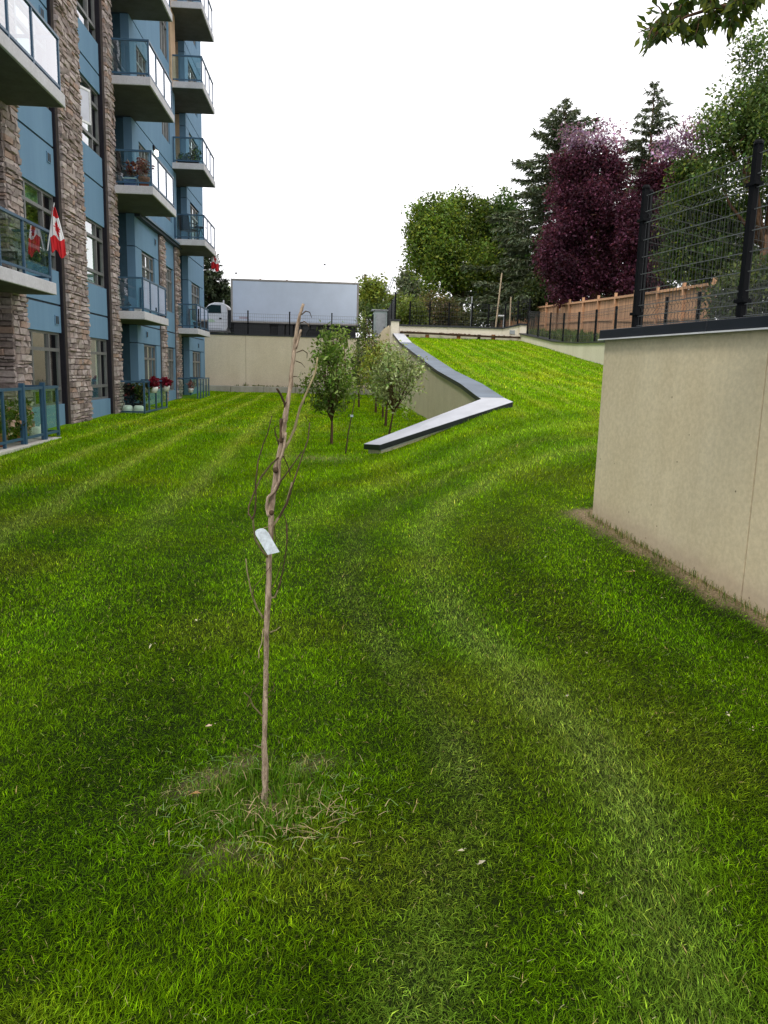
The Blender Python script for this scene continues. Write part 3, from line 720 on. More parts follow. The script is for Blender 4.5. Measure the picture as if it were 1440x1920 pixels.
def bay(y0, y1, trim_w, specs):
    """a window bay between stone pillars: windows with blue spandrel panels"""
    z = BZ
    yw1 = y1 - trim_w
    MB().box(FX - .3, FX + .05, yw1, y1, BZ, TOPZ).build('corner_trim', M['charcoal'], bld)
    edges = sorted(JOINT)
    for k, (a, b) in enumerate(WIN[:6]):
        zs = [z] + [j for j in edges if z < j < a] + [a]
        for u, v in zip(zs, zs[1:]):
            panel(y0, yw1, u + (.022 if u in edges else 0), v - (.022 if v in edges else 0))
        for j in edges:
            if z < j < a: MB().box(FX - .24, FX - .03, y0, yw1, j - .022, j + .022).build('panel_joint', M['trim'], bld)
        sp = dict(specs.get(k, {})); rows_ = ROW3
        window(y0 + .01, yw1 - .01, a, b, COL3, rows_, **sp)
        z = b
    panel(y0, yw1, z, TOPZ)
bay(15.70, 18.02, .07, {0: dict(curtains=[('curtain_tan', .02, .12, .2, 1)]), 1: dict(curtains=[('curtain_green', .0, .2, .0, 1), ('curtain_green', .27, .40, .0, .8), ('curtain_green', .28, .98, .80, 1)]),
                        2: dict(curtains=[('curtain_white', .1, .9, .6, 1)]), 3: dict(curtains=[('curtain_white', .1, .5, 0, 1)])})
bay(19.50, 21.66, .07, {0: dict(curtains=[('curtain_tan', .02, .16, .22, 1), ('curtain_white', .36, .62, .22, 1), ('curtain_white', .83, .93, .22, 1)]),
                        1: dict(curtains=[('curtain_green', .28, .98, .05, 1.0)]), 2: dict(curtains=[('curtain_white', .3, .62, .2, .76), ('curtain_white', .8, .98, .2, .76)], skip=((0, 1),)),
                        3: dict(curtains=[('curtain_white', .05, .45, .0, 1)])})
# the casement that stands open in the second bay, third floor
zc0, zc1 = WIN[2][0] + .36, WIN[2][0] + 1.13
cs = thing('open_casement', 'white framed casement window swung open on the third floor beside the stone pillar', 'window', (FX, 19.55, zc0))
a_ = Vector((FX - .02, 19.58, 0)); d_ = Vector((.20, .50, 0)).normalized() * .54
sm = MB()
for za, zb in ((zc0, zc0 + .05), (zc1 - .05, zc1)): sm.bar(a_ + Vector((0,0,(za+zb)/2)), a_ + d_ + Vector((0,0,(za+zb)/2)), .04, .05)
for s_ in (.025, .975): sm.bar(a_ + d_ * s_ + Vector((0,0,zc0+.05)), a_ + d_ * s_ + Vector((0,0,zc1-.05)), .04, .05)
sm.build('sash', M['sash'], cs)
MB().bar(a_ + d_ * .05 + Vector((0,0,(zc0+zc1)/2)), a_ + d_ * .95 + Vector((0,0,(zc0+zc1)/2)), .008, zc1 - zc0 - .1).build('pane', M['sky_pane'], cs)  # pale pane colour carries the reflected sky

# stone pillars: laid ledge stones, each with its own face
n_stone = 0
def stone_mb(mb, p, ux, uz, n, w, h, d):
    """a ledge stone: lower left p, along ux (w), up uz (h), proud by d along n; slightly irregular"""
    j = lambda s: random.uniform(-s, s)
    V = []
    for dd, sh in ((0, 0), (d, .012)):
        for a, b in ((0, 0), (1, 0), (1, 1), (0, 1)):
            q = p + ux * (a * w + (sh if a == 0 else -sh) + (j(.018) if dd else 0)) + uz * (b * h + (sh*.8 if b == 0 else -sh*.8) + (j(.014) if dd else 0)) + n * (dd + (j(.022) if dd else 0))
            V.append(q)
    mb.add(V, [(3,2,1,0),(4,5,6,7),(0,1,5,4),(1,2,6,5),(2,3,7,6),(3,0,4,7)])
def pillar(y0, y1, z0, z1, xf, faces=('front',), near=(0, 0), depth=.3):
    global n_stone
    core = MB().box(xf - depth, xf - .045, y0 + .02, y1 - .02, z0, z1).build('stone_pillar', M['mortar'], bld)
    rest = [MB() for _ in STONES]
    for face in faces:
        if face == 'front': p0, ux, n, W = Vector((xf - .06, y0, 0)), Vector((0,1,0)), Vector((1,0,0)), y1 - y0
        else: p0, ux, n, W = Vector((xf - .02, y0 + .03, 0)), Vector((-1,0,0)), Vector((0,-1,0)), depth - .04
        z = z0
        while z < z1 - .03:
            h = min(random.choice([.06, .075, .09, .11, .13]), z1 - z); u = 0
            while u < W - .02:
                w = random.choice([.14, .19, .25, .31, .38]);
                if W - u - w < .1: w = W - u
                mi = random.choices(range(6), [4, 4, 2.5, 2.2, 1, 2.5])[0]; dpt = random.uniform(.045, .072)
                mb = MB() if (near[0] <= z < near[1] and n_stone < 298) else rest[mi]
                stone_mb(mb, p0 + ux * (u + .003) + Vector((0,0,z + .0025)), ux, Vector((0,0,1)), n, w - .006, h - .005, dpt)
                if mb is not rest[mi]: mb.build('stone', STONES[mi], core); n_stone += 1
                u += w
            z += h
    V, F, MI = [], [], []
    allm = MB()
    for i, r in enumerate(rest):
        allm.m = i; allm.add(r.v, r.f)
    allm.build('stone', STONES, core, kind='stuff')
PF = FX + .16
pillar(18.02, 19.50, BZ, TOPZ, PF, near=(-1.5, 2.9))
pillar(14.97, 15.70, BZ, TOPZ, PF, faces=('front', 'side'), near=(.2, 1.2), depth=1.6)
pillar(21.66, 22.38, BZ, TOPZ, PF, near=(-1.5, -.3))
pillar(28.00, 28.75, BZ, 4.34, FX + .10)
pillar(30.60, 31.42, BZ, 4.34, FX + .10)

# wall sections right of the recesses
def section(y0, y1, wy0, wy1, cols, levels, rows_, mats=None, curt=None):
    z = BZ
    for k in levels:
        a, b = WIN[k]; zt = JOINT[k] if k < 6 else TOPZ
        mat = (mats or {}).get(k, 'blue')
        panel(y0, y1, z + .02, b + .03 - .012, mat, hole=(wy0, wy1, a, b + .018) if True else None)
        panel(y0, y1, b + .03 + .012, zt - .02, mat)
        MB().box(FX - .24, FX - .03, y0, y1, zt - .02, zt + .02).build('panel_joint', M['trim'], bld)
        window(wy0 + .005, wy1 - .005, a, b, cols, rows_, curtains=(curt or {}).get(k, ()))
        z = zt
    if z < TOPZ and max(levels) > 3: panel(y0, y1, z + .02, TOPZ)
cw = 'curtain_white'
section(24.80, 28.00, 25.60, 27.38, [0, .33, .66, 1], range(0, 2), ROW2, curt={0: [(cw, .0, .3, .1, .7), (cw, .7, 1, 0, .7), ('curtain_tan', .0, 1, .74, 1)], 1: [(cw, .05, .95, .5, 1)]})
section(28.75, 30.60, 28.98, 30.42, [0, .4, .75, 1], range(0, 2), ROW2, curt={0: [('curtain_tan', .1, .9, .2, 1)], 1: [(cw, .1, .9, .2, 1)]})
section(33.60, 37.36, 34.34, 36.50, [0, .33, .66, 1], range(0, 6), ROW2, curt={k: [('curtain_tan' if k == 0 else cw, .1, .9, .1, 1)] for k in range(6)})
for k in range(2, 6):                            # one plain wall above the cornice, two windows per floor
    a, b = WIN[k]; z0 = JOINT[k-1] + .06 if k == 2 else JOINT[k-1]; z1 = JOINT[k]
    mb = MB(); th = FX - .24
    for y0, y1 in ((24.80, 25.62), (27.0, 29.05), (30.42, 30.55 if k >= 4 else 31.42)): mb.box(th, FX, y0, y1, z0 + .02, z1 - .02)
    for y0, y1 in ((25.62, 27.0), (29.05, 30.42)):
        mb.box(th, FX, y0, y1, z0 + .02, a); mb.box(th, FX, y0, y1, b, z1 - .02)
    mb.build('wall_panel', M['blue'], bld)
    MB().box(th, FX - .03, 24.8, 31.42, z1 - .02, z1 + .02).build('panel_joint', M['trim'], bld)
    window(25.625, 26.995, a, b, [0, .33, .66, 1], ROW2, curtains=[(cw, .05, .95, .0, 1)])
    window(29.055, 30.415, a, b, [0, .33, .66, 1], ROW2, curtains=[(cw, .05, .5, .0, 1)])
    if k >= 4: panel(30.555, 31.42, z0 + .02, z1 - .02, 'beige', x1=FX + .06)
panel(24.8, 31.42, JOINT[5] + .02, TOPZ)
MB().box(FX - .1, FX + .16, 24.82, 31.5, 4.36, 4.44).build('cornice', M['trim'], bld)
MB().box(FX - .1, FX + .22, 24.82, 31.5, 4.445, 4.50).build('cornice', M['rail'], bld)

# balcony recesses
def recess(y0, y1, mats, door=()):   # facade blue, darkened in its colour for the shade inside
    MB().box(-7.6, -7.4, y0 - .3, y1 + .3, BZ, TOPZ).build('recess_back', M['shade_blue'], bld)
    MB().box(-7.4, FX - .26, y0 - .25, y0 + .0, BZ, TOPZ).build('recess_side', M['blue'], bld)
    prev = BZ
    for k in range(len(JOINT)):
        z1 = JOINT[k]
        MB().box(-7.4, FX - .242, y1, y1 + .22, prev + .002, z1 - .05).build('recess_side', M[mats.get(k, 'shade_blue')], bld)
        MB().box(-7.4, FX - .242, y1 + .02, y1 + .22, z1 - .05, z1).build('recess_joint', M['trim'], bld)
        if k in door:
            d = MB().box(-7.25, -6.45, y1 - .03, y1 - .004, LEV[k] + .02, LEV[k] + 2.1).build('balcony_door', M['frame'], bld)
            MB().box(-7.15, -6.88, y1 - .04, y1 - .032, LEV[k] + .12, LEV[k] + 2.0).build('pane', M['win_glass'], d)
            MB().box(-6.82, -6.55, y1 - .04, y1 - .032, LEV[k] + .12, LEV[k] + 2.0).build('pane', M['win_glass'], d)
        prev = z1
    MB().box(-7.4, FX - .242, y1, y1 + .22, prev, TOPZ).build('recess_side', M['shade_blue'], bld)
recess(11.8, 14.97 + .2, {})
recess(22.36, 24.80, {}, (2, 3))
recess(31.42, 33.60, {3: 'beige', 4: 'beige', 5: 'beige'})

# balconies: slab > posts, rails, glass
def railing(par, x, y0, y1, z0, front_posts, side=True, h=.90, xin=FX + .02, gl='rail_glass'):
    t_ = .045
    prts = []
    MB().box(x - .03, x + .03, y0 - .03, y1 + .03, z0 + h - .045, z0 + h).build('top_rail', M['rail'], par)
    MB().box(x - .02, x + .02, y0 + .03, y1 - .03, z0 + .07, z0 + .11).build('bottom_rail', M['rail'], par)
    ys = [y0] + front_posts + [y1]
    for y in ys: MB().box(x - t_/2, x + t_/2, y - t_/2, y + t_/2, z0, z0 + h - .045).build('rail_post', M['rail'], par)
    for a, b in zip(ys, ys[1:]): MB().box(x - .005, x + .005, a + .03, b - .03, z0 + .115, z0 + h - .05).build('glass_panel', M[gl], par)
    for yy_ in (y0, y1) if side else ():
        MB().box(xin, x - .031, yy_ - .03, yy_ + .03, z0 + h - .045, z0 + h).build('top_rail', M['rail'], par)
        MB().box(xin, x - .031, yy_ - .02, yy_ + .02, z0 + .07, z0 + .11).build('bottom_rail', M['rail'], par)
        MB().box(xin, xin + t_, yy_ - t_/2, yy_ + t_/2, z0, z0 + h - .045).build('rail_post', M['rail'], par)
        MB().box(xin + t_, x - .03, yy_ - .005, yy_ + .005, z0 + .115, z0 + h - .05).build('glass_panel', M[gl], par)
def balcony(y0, y1, k, xo, posts):
    z = LEV[k]
    s = MB().box(-7.39, xo, y0, y1, z - .21, z); o = s.build('balcony', M['slab'], bld, bevel=.012)
    MB().box(-7.38, xo - .04, y0 + .04, y1 - .04, z - .216, z - .2105).build('soffit_shade', M['soffit_shade'], o)  # added sheet that paints the shade under the slab
    railing(o, xo - .06, y0 + .09, y1 - .12, z, posts); return o
for k in range(1, 6):
    xo = -5.06 if k == 1 else -4.76
    balcony(11.9, 15.24, k, xo, [12.9, 13.88])
    balcony(22.15, 25.28, k, xo, [23.1, 24.15])
    balcony(30.75, 33.65, k, xo, [31.65, 32.6])
# wall vents
for y, z in ((17.62, 4.24), (19.72, 4.22), (17.66, .98), (19.72, .95), (26.0, 1.05), (35.8, 1.0), (17.6, 6.95), (27.5, 4.1)):
    v = MB().box(FX, FX + .02, y - .11, y + .11, z - .16, z + .04).build('vent', M['blue'], bld)
    for s_ in (-.05, .05): MB().box(FX + .02, FX + .026, y + s_ - .035, y + s_ + .035, z - .14, z + .02).build('grille', M['trim'], v)
# lit wall lamp above the third floor balcony
lp = thing('wall_lamp', 'small lit wall lamp glowing on the blue wall under an upper balcony', 'lamp', (FX, 27.6, 6.9))
MB().box(FX + .001, FX + .05, 27.52, 27.68, 6.9, 7.05).build('bracket', M['black'], lp)
MB().lathe((FX + .10, 27.6, 6.72), [(.03, 0), (.07, .03), (.07, .16), (.05, .19)], 10).build('lamp_glass', M['lamp_lit'], lp)

# patios
def patio(label, y0, y1, posts, gate=None):
    t = thing('patio_railing', label, 'railing', (-5.1, (y0+y1)/2, -1.33), 'glass patio railings at ground level')
    railing(t, -5.10, y0, y1, -1.33, posts, h=.93, xin=FX + .04, gl='patio_glass')
    if gate:
        for y in gate: MB().box(-5.13, -5.05, y - .035, y + .035, -1.36, -.33).build('gate_post', M['rail'], t)
    return t
patio('blue framed glass railing with a gate round the nearest patio', 11.0, 15.10, [12.0, 12.64, 13.36, 14.30], (13.42, 14.36))
patio('glass patio railing hung with two red flower baskets', 22.0, 24.92, [22.55, 23.43, 24.2])
patio('farthest glass patio railing, beside the beige back wall', 30.64, 33.4, [31.3, 32.0, 32.7])
for lab, y0, y1 in (('pale concrete patio slab behind the nearest railing', 10.5, 14.92), ('concrete patio slab in the middle recess', 22.05, 25.0), ('concrete patio slab in the last recess', 30.7, 33.5)):
    o = MB().box(-7.39, -4.98, y0, y1, -1.5, -1.335).build('patio_slab', M['paver'], None, bevel=.01); structure(o, lab)

# ------------------------------------------------------------------ vegetation helpers
def unit(n):
    v = rng.normal(size=(n, 3)); return v / np.linalg.norm(v, axis=1)[:, None]
def leaf_quads(P, size, up=.3, aspect=.5, dirs=None):
    """leaf-shaped quads at points P"""
    n = len(P); d = unit(n) if dirs is None else dirs
    nn = unit(n) + np.array([0, 0, up]); s = np.cross(d, nn); s /= (np.linalg.norm(s, axis=1)[:, None] + 1e-9)
    L_ = size[:, None] if hasattr(size, '__len__') else size
    w = s * L_ * aspect * .5; k = np.cross(s, d) * L_ * .12
    V = np.stack([P, P + d * L_ * .45 + w + k, P + d * L_, P + d * L_ * .45 - w + k], 1).reshape(-1, 3)
    F = np.arange(4 * n).reshape(-1, 4); return V, F
def vary(base, n, amp=.25, alt=None, palt=0.0):
    c = np.array(base)[None, :] * (1 + amp * rng.normal(size=(n, 1))).clip(.35, 1.9) * (1 + .08 * rng.normal(size=(n, 3)))
    if alt is not None:
        m = rng.random(n) < palt; c[m] = np.array(alt) * (1 + amp * rng.normal(size=(m.sum(), 1))).clip(.4, 1.8)
    return c.clip(.001, .95)
def crown(parent, blobs, n, size, base, alt=None, palt=.15, clump=14, spread=.55, shell=.55, mat='leaf', aspect=.55, name='crown', up=.3):
    """leaves in clumps spread through a union of blobs (x, y, z, rx, ry, rz)"""
    B = np.array(blobs, float); vol = (B[:, 3] * B[:, 4] * B[:, 5]) ** (2/3); w = vol / vol.sum()
    nc = max(1, n // clump); ib = rng.choice(len(B), nc, p=w)
    r = (1 - shell) * rng.random(nc) ** (1/3) + shell * (1 - .18 * rng.random(nc) ** 2)
    ctr = B[ib, :3] + unit(nc) * r[:, None] * B[ib, 3:]
    tone = (1 + .22 * rng.normal(size=nc)) * (1 + .28 * rng.normal(size=len(B))).clip(.5, 1.6)[ib]
    P = np.repeat(ctr, clump, 0) + np.clip(rng.normal(size=(nc * clump, 3)), -1.7, 1.7) * spread * .5
    sz = size * (.6 + .8 * rng.random(len(P)))
    V, F = leaf_quads(P, sz, up, aspect)
    col = vary(base, len(P), .2, alt, palt) * np.repeat(tone.clip(.5, 1.6), clump)[:, None]
    return mesh_np(name, V, F, M[mat], parent, col=np.repeat(col, 4, 0))
def limb_tree(parent, base, fork, tips, r0, mat, name='trunk', bname='branch'):
    base, fork = Vector(base), Vector(fork)
    mid = base.lerp(fork, .5) + Vector((random.uniform(-.1,.1)*r0*4, random.uniform(-.1,.1)*r0*4, 0))
    MB().tube([base - Vector((0,0,.1)), base + Vector((0,0,r0*.8)), mid, fork], [r0*1.35, r0, r0*.85, r0*.7], 9).build(name, M[mat], parent, True)
    mb = MB()
    for tp in tips:
        tp = Vector(tp); st = base.lerp(fork, random.uniform(.75, 1)); m_ = st.lerp(tp, .5) + Vector((random.uniform(-1,1), random.uniform(-1,1), random.uniform(0,1))) * (tp - st).length * .1
        mb.tube([st, m_, tp], [r0*.5, r0*.3, r0*.08], 5)
        for q in range(3):
            a = m_.lerp(tp, random.random()); e = a + Vector((random.gauss(0,1), random.gauss(0,1), random.gauss(.3,.7))) * (tp - st).length * .09
            mb.tube([a, e], [r0*.15, r0*.04], 4)
    mb.build(bname, M[mat], parent, True)
def pblobs(Y, lst, deep=1.0):
    """blobs measured in the photograph: pixel x, y, pixel radius x, pixel radius y (, depth offset)"""
    out = []
    for b in lst:
        dy = b[4] if len(b) > 4 else 0; y = Y + dy; p = at(b[0], b[1], y); k = y / FPX
        out.append((p.x, y, p.z, b[2]*k, (b[2]+b[3])/2*k*deep, b[3]*k))
    return out
def lumpy(blobs, k=6, f=.50):
    out = []
    for x, y, z, a, b, c in blobs:
        out.append((x, y, z, a*.74, b*.74, c*.74))
        for d in unit(k):
            g = f * random.uniform(.6, 1.15); out.append((x + d[0]*a*.72, y + d[1]*b*.72, z + d[2]*c*.72, a*g, b*g, c*g))
    return out
def broad_tree(name, label, X, Y, Z, blobs, n, size, base, alt=None, palt=.15, r0=.25, fork=.35, clump=14, spread=.55, bark_='bark_grey', group=None, shell=.55, extra=None):
    t = thing(name, label, 'tree', (X, Y, Z), group)
    zt = max(b[2] + b[5] for b in blobs); zb = min(b[2] - b[5] for b in blobs)
    fk = (X, Y, max(zb + .15 * (zt - zb), Z + .6))
    limb_tree(t, (X, Y, Z), fk, [(b[0], b[1], b[2] + b[5] * .3) for b in blobs], r0, bark_)
    crown(t, lumpy(blobs), n, size, base, alt, palt, clump, spread, shell)
    if extra: extra(t)
    return t
def spruce(label, X, Y, Z, h, rb, base, n_wh=30, sparse=1.0, z0=.12, droop=.35, lean=0, group='spruces behind the cedar fence', size=1.0):
    t = thing('spruce_tree', label, 'tree', (X, Y, Z), group)
    MB().tube([(X, Y, Z - .2), (X + lean*.5, Y, Z + h*.5), (X + lean, Y, Z + h)], [.035*h*.6, .02*h*.6, .012], 8).build('trunk', M['bark_brown'], t, True)
    bm_ = MB(); P, D, S = [], [], []
    for i in range(n_wh):
        u = i / (n_wh - 1); u = z0 + (1 - z0) * u ** .9; z = Z + h * u
        L_ = rb * (1 - u) ** .75 * random.uniform(.72, 1.12) + .10
        k = random.choice([5, 6, 7]) if u < .93 else 4
        ph = random.random() * 6.28
        for b in range(k):
            if random.random() > sparse and u < .95: continue
            a = ph + 2*pi*b/k + random.uniform(-.25, .25); l = L_ * random.uniform(.65, 1.15)
            ca, sa = cos(a), sin(a); x0 = X + lean * u
            pts = []
            for s_ in np.linspace(0, 1, 5):
                dz = (.10 * s_ - droop * s_ * s_ + .22 * s_**4) * l * (1 if u < .8 else .2) + (.35 * s_ * l if u > .8 else 0)
                pts.append(Vector((x0 + ca*l*s_, Y + sa*l*s_, z + dz)))
            if l > .5: bm_.tube(pts, [.03, .025, .018, .012, .005], 4)
            m_ = max(12, int(l * 30 / size))
            for q in range(m_):
                s_ = .12 + .9 * (q + random.random()) / m_; i0 = min(3, int(s_ * 4)); f = min(1.1, s_ * 4 - i0)
                p = pts[i0].lerp(pts[i0+1], f); wd = (1.05 - s_) * .30 + .14
                side = random.choice((-1, 1)); dd = Vector((ca * .7 - sa * side * wd * 2, sa * .7 + ca * side * wd * 2, random.uniform(-.65, .1))).normalized()
                P.append(p); D.append(dd); S.append(random.uniform(.24, .46) * size * min(1, .6 + l / 4))
    bm_.build('branch', M['bark_brown'], t)
    P, D, S = np.array(P), np.array(D), np.array(S)
    P = np.repeat(P, 3, 0) + rng.normal(size=(len(P)*3, 3)) * .045 * size; D = np.repeat(D, 3, 0) + rng.normal(size=(len(D)*3, 3)) * .3; D /= np.linalg.norm(D, axis=1)[:, None]; S = np.repeat(S, 3)
    V, F = leaf_quads(P, S, 1.2, .24, D)
    mesh_np('crown', V, F, M['needle'], t, col=np.repeat(vary(base, len(P), .25), 4, 0))
    return t

# ------------------------------------------------------------------ trees in the sunken lawn
YG = 'young trees in the sunken lawn'
def young_tree(label, X, Y, blobs, n, size, base, alt, palt, r0, fork_z, lean=(0, 0)):
    Z = float(ground(X, Y)); t = thing('young_tree', label, 'tree', (X, Y, Z), YG)
    fk = (X + lean[0], Y + lean[1], Z + fork_z)
    limb_tree(t, (X, Y, Z), fk, [(b[0] + random.uniform(-.5,.5)*b[3], b[1] + random.uniform(-.5,.5)*b[4], b[2] + b[5]*random.uniform(.3,.9)) for b in blobs for _ in range(3)], r0, 'bark_brown')
    crown(t, blobs, n, size, base, alt, palt, 9, .16, .35, aspect=.42, up=.6)
    return t
Y = 14.8; young_tree('young bushy dark green tree standing alone in front of the beige wall', .01, Y,
    pblobs(Y, [(620, 700, 36, 48), (612, 738, 40, 34), (640, 700, 26, 45), (622, 655, 28, 28), (604, 660, 18, 26), (650, 735, 16, 28), (640, 632, 12, 20), (618, 630, 14, 18), (580, 720, 16, 14), (622, 762, 24, 16)]),
    3000, .088, (.15, .25, .04), (.36, .46, .14), .30, .030, .52)
Y = 16.5; young_tree('grey green young tree with loose sprawling branches, nearest to the low wall', 1.21, Y,
    pblobs(Y, [(738, 700, 30, 40), (760, 695, 22, 26), (720, 720, 22, 30), (745, 735, 26, 26), (785, 690, 16, 12), (775, 720, 16, 14), (730, 660, 18, 18), (756, 660, 10, 16), (800, 685, 9, 5), (758, 765, 16, 8), (712, 742, 12, 18)]),
    2100, .085, (.23, .30, .11), (.48, .54, .29), .38, .022, .62, (.1, 0))
Y = 19.4; young_tree('slim dark trunked young tree second in the row beside the sloping wall', 1.34, Y,
    pblobs(Y, [(722, 705, 26, 36), (735, 680, 20, 26), (708, 720, 18, 28), (725, 745, 20, 16)]), 1200, .085, (.16, .23, .07), (.34, .40, .15), .2, .035, .70, (.05, 0))
Y = 22.4; young_tree('young tree third in the row with yellowish green leaves', 1.46, Y,
    pblobs(Y, [(705, 690, 26, 38), (690, 700, 22, 28), (718, 665, 18, 22), (700, 650, 14, 22)]), 1300, .095, (.23, .28, .045), (.38, .38, .11), .3, .03, .80)
Y = 24.6; young_tree('tall young tree at the back of the row, its crown above the beige wall', 1.38, Y,
    pblobs(Y, [(684, 660, 22, 40), (690, 640, 20, 26), (680, 618, 12, 20), (700, 680, 24, 30), (675, 690, 18, 30), (683, 600, 7, 12), (690, 720, 22, 16)]), 1800, .10, (.15, .21, .07), (.33, .37, .13), .25, .04, .95)
Y = 27.5; z_ = float(ground(.95, Y)); young_tree('young tree at the end of the row with drooping lower branches', .95, Y,
    pblobs(Y, [(668, 690, 18, 30), (672, 670, 16, 28), (664, 715, 16, 14)]), 800, .11, (.16, .21, .055), (.28, .32, .12), .25, .04, .9)
# thin bare stick
st = thing('bare_sapling', 'thin dark leafless sapling tied with a pale ribbon beside the bushy young tree', 'sapling', tuple(at(648, 848, 13)))
MB().tube([at(648, 850, 13), at(653, 812, 13), at(659, 782, 13), at(664, 755, 13), at(668, 735, 13)], [.012, .010, .009, .007, .004], 6).build('stem', M['twig'], st)
p = at(659, 780, 13); MB().box(p.x - .02, p.x + .03, 12.97, 13.0, p.z - .015, p.z + .02).build('ribbon', M['paper'], st)

# ------------------------------------------------------------------ trees beyond the walls
TG = 'trees behind the pale wall'
gz = lambda X, Y: float(upper(X, Y))
Y = 55; X = 8.7
broad_tree('round_tree', 'large round crowned green tree left of the tall spruces', X, Y, gz(X, Y),
    pblobs(Y, [(850, 450, 70, 62), (815, 430, 48, 48), (800, 480, 36, 46), (830, 395, 44, 26), (880, 400, 50, 34, 1), (910, 450, 40, 60, 2), (870, 500, 60, 50, -1.5), (920, 510, 36, 50, 1), (825, 520, 45, 34, -1), (790, 430, 26, 30), (900, 560, 30, 22, 1)]),
    46000, .21, (.10, .165, .024), (.24, .29, .035), .18, .35, clump=16, spread=.55, shell=.8)
Y = 56; X = 11.4
broad_tree('dark_tree', 'dark green tree filling the gap between round tree and spruce', X, Y, gz(X, Y),
    pblobs(Y, [(945, 440, 34, 70), (955, 500, 40, 60), (930, 540, 34, 40), (975, 560, 34, 40), (950, 400, 22, 34)]), 18000, .22, (.055, .105, .026), (.09, .13, .03), .12, .3, clump=16, spread=.7)
spruce('tall spruce with drooping boughs at the left of the purple trees', at(1036, 600, 50).x, 50, gz(13.5, 50), at(1036, 188, 50).z - gz(13.5, 50), 7.0, (.115, .145, .085), 34, size=1.0, droop=.40)
spruce('ragged topped spruce rising between the purple crowns', at(1200, 600, 46).x, 46, gz(18, 46), at(1195, 158, 46).z - gz(18, 46), 5.6, (.11, .135, .085), 28, sparse=.72, droop=.5, lean=-.25, size=1.0)
PUR, PUR2 = (.068, .019, .038), (.18, .06, .115)
def airy(Y, lst, n=900):
    def f(t): crown(t, pblobs(Y, lst), int(n*1.9), .15, (.27, .14, .27), (.42, .30, .46), .45, 8, .45, .2, name='lens_fringe_leaves')  # added pale violet leaves carry the lens colour fringing at the tips
    return f
Y = 41; X = at(1110, 600, 41).x
broad_tree('purple_tree', 'big dark purple leaved tree in front of the left spruce', X, Y, gz(X, Y),
    pblobs(Y, [(1100, 375, 48, 46), (1062, 420, 42, 40), (1135, 420, 46, 50), (1048, 495, 38, 42), (1110, 490, 52, 46), (1082, 318, 32, 28), (1152, 335, 24, 34), (1125, 300, 22, 20), (1080, 545, 46, 26), (1035, 460, 26, 34), (1055, 360, 22, 24), (1145, 530, 34, 30), (1050, 310, 14, 16)]),
    52000, .15, PUR, PUR2, .16, .3, clump=16, spread=.5, bark_='bark_brown', extra=airy(Y, [(1100, 268, 40, 18), (1130, 250, 8, 26), (1080, 262, 9, 22), (1155, 265, 12, 18), (1060, 250, 12, 14)]))
Y = 39; X = at(1225, 600, 39).x
broad_tree('purple_tree', 'second dark purple tree right of the ragged spruce, behind the mesh fence', X, Y, gz(X, Y),
    pblobs(Y, [(1212, 395, 36, 46), (1190, 450, 34, 46), (1250, 362, 36, 34), (1240, 450, 40, 48), (1200, 520, 44, 40), (1262, 325, 26, 22), (1222, 335, 20, 22), (1290, 322, 22, 18), (1180, 390, 20, 28), (1310, 300, 16, 14)]),
    40000, .15, PUR, PUR2, .18, .28, clump=16, spread=.5, bark_='bark_brown', extra=airy(Y, [(1270, 272, 36, 22), (1300, 250, 22, 22), (1245, 285, 20, 14), (1320, 262, 16, 14)]))
Y = 33; X = at(1420, 600, 33).x
broad_tree('leafy_tree', 'large bright green tree at the right with sky showing through its crown', X, Y, gz(X, Y),
    pblobs(Y, [(1420, 130, 42, 60), (1400, 210, 56, 56), (1365, 230, 40, 50), (1440, 260, 60, 60), (1345, 250, 30, 40), (1390, 300, 60, 44), (1340, 330, 34, 30), (1440, 370, 70, 60, 1), (1500, 180, 70, 110, 2), (1370, 400, 60, 50, 2), (1520, 340, 80, 90, 1), (1440, 470, 70, 50, 2), (1360, 480, 50, 40, 2)]),
    42000, .155, (.078, .135, .034), (.19, .24, .06), .2, .2, clump=14, spread=.55, bark_='bark_brown')
Y = 36; X = at(1300, 600, 36).x
broad_tree('bushy_tree', 'bushy mid green tree below the bright tree, seen through the tall mesh fence', X, Y, gz(X, Y),
    pblobs(Y, [(1295, 340, 38, 30), (1270, 390, 34, 44), (1320, 400, 46, 50), (1300, 460, 50, 46), (1350, 450, 40, 50), (1275, 500, 36, 34), (1340, 510, 44, 30)]),
    24000, .16, (.058, .105, .022), (.16, .20, .03), .2, .2, clump=12, spread=.6)
# hedge-like undergrowth along the fence line and shrubs behind the pale wall
def shrub(name, label, Y, blobs, n, size, base, alt, palt=.25, group='shrubs behind the pale wall'):
    b = pblobs(Y, blobs); X = b[0][0]; Z = gz(X, Y); t = thing(name, label, 'shrub', (X, Y, Z), group)
    zt = min(q[2] for q in b)
    limb_tree(t, (X, Y, Z), (X, Y, Z + .4), [(q[0], q[1], q[2]) for q in b], .05, 'bark_brown', 'stem', 'branch')
    crown(t, b, n, size, base, alt, palt, 10, .4, .5); return t
shrub('shrub', 'olive shrub with reddish patches behind the far mesh fence', 46, [(815, 580, 26, 30), (800, 590, 22, 22), (838, 590, 20, 22)], 5000, .17, (.11, .115, .035), (.22, .16, .09))
shrub('shrub', 'bright green shrub next to the dark edge-on fence panel', 44, [(770, 590, 20, 26), (756, 600, 16, 18), (785, 600, 14, 18)], 4200, .17, (.12, .17, .03), (.2, .25, .05))
shrub('shrub', 'dusty green shrub under the round tree', 48, [(850, 596, 22, 20), (870, 600, 20, 16), (835, 600, 20, 16)], 3600, .17, (.08, .1, .035), (.17, .18, .08))
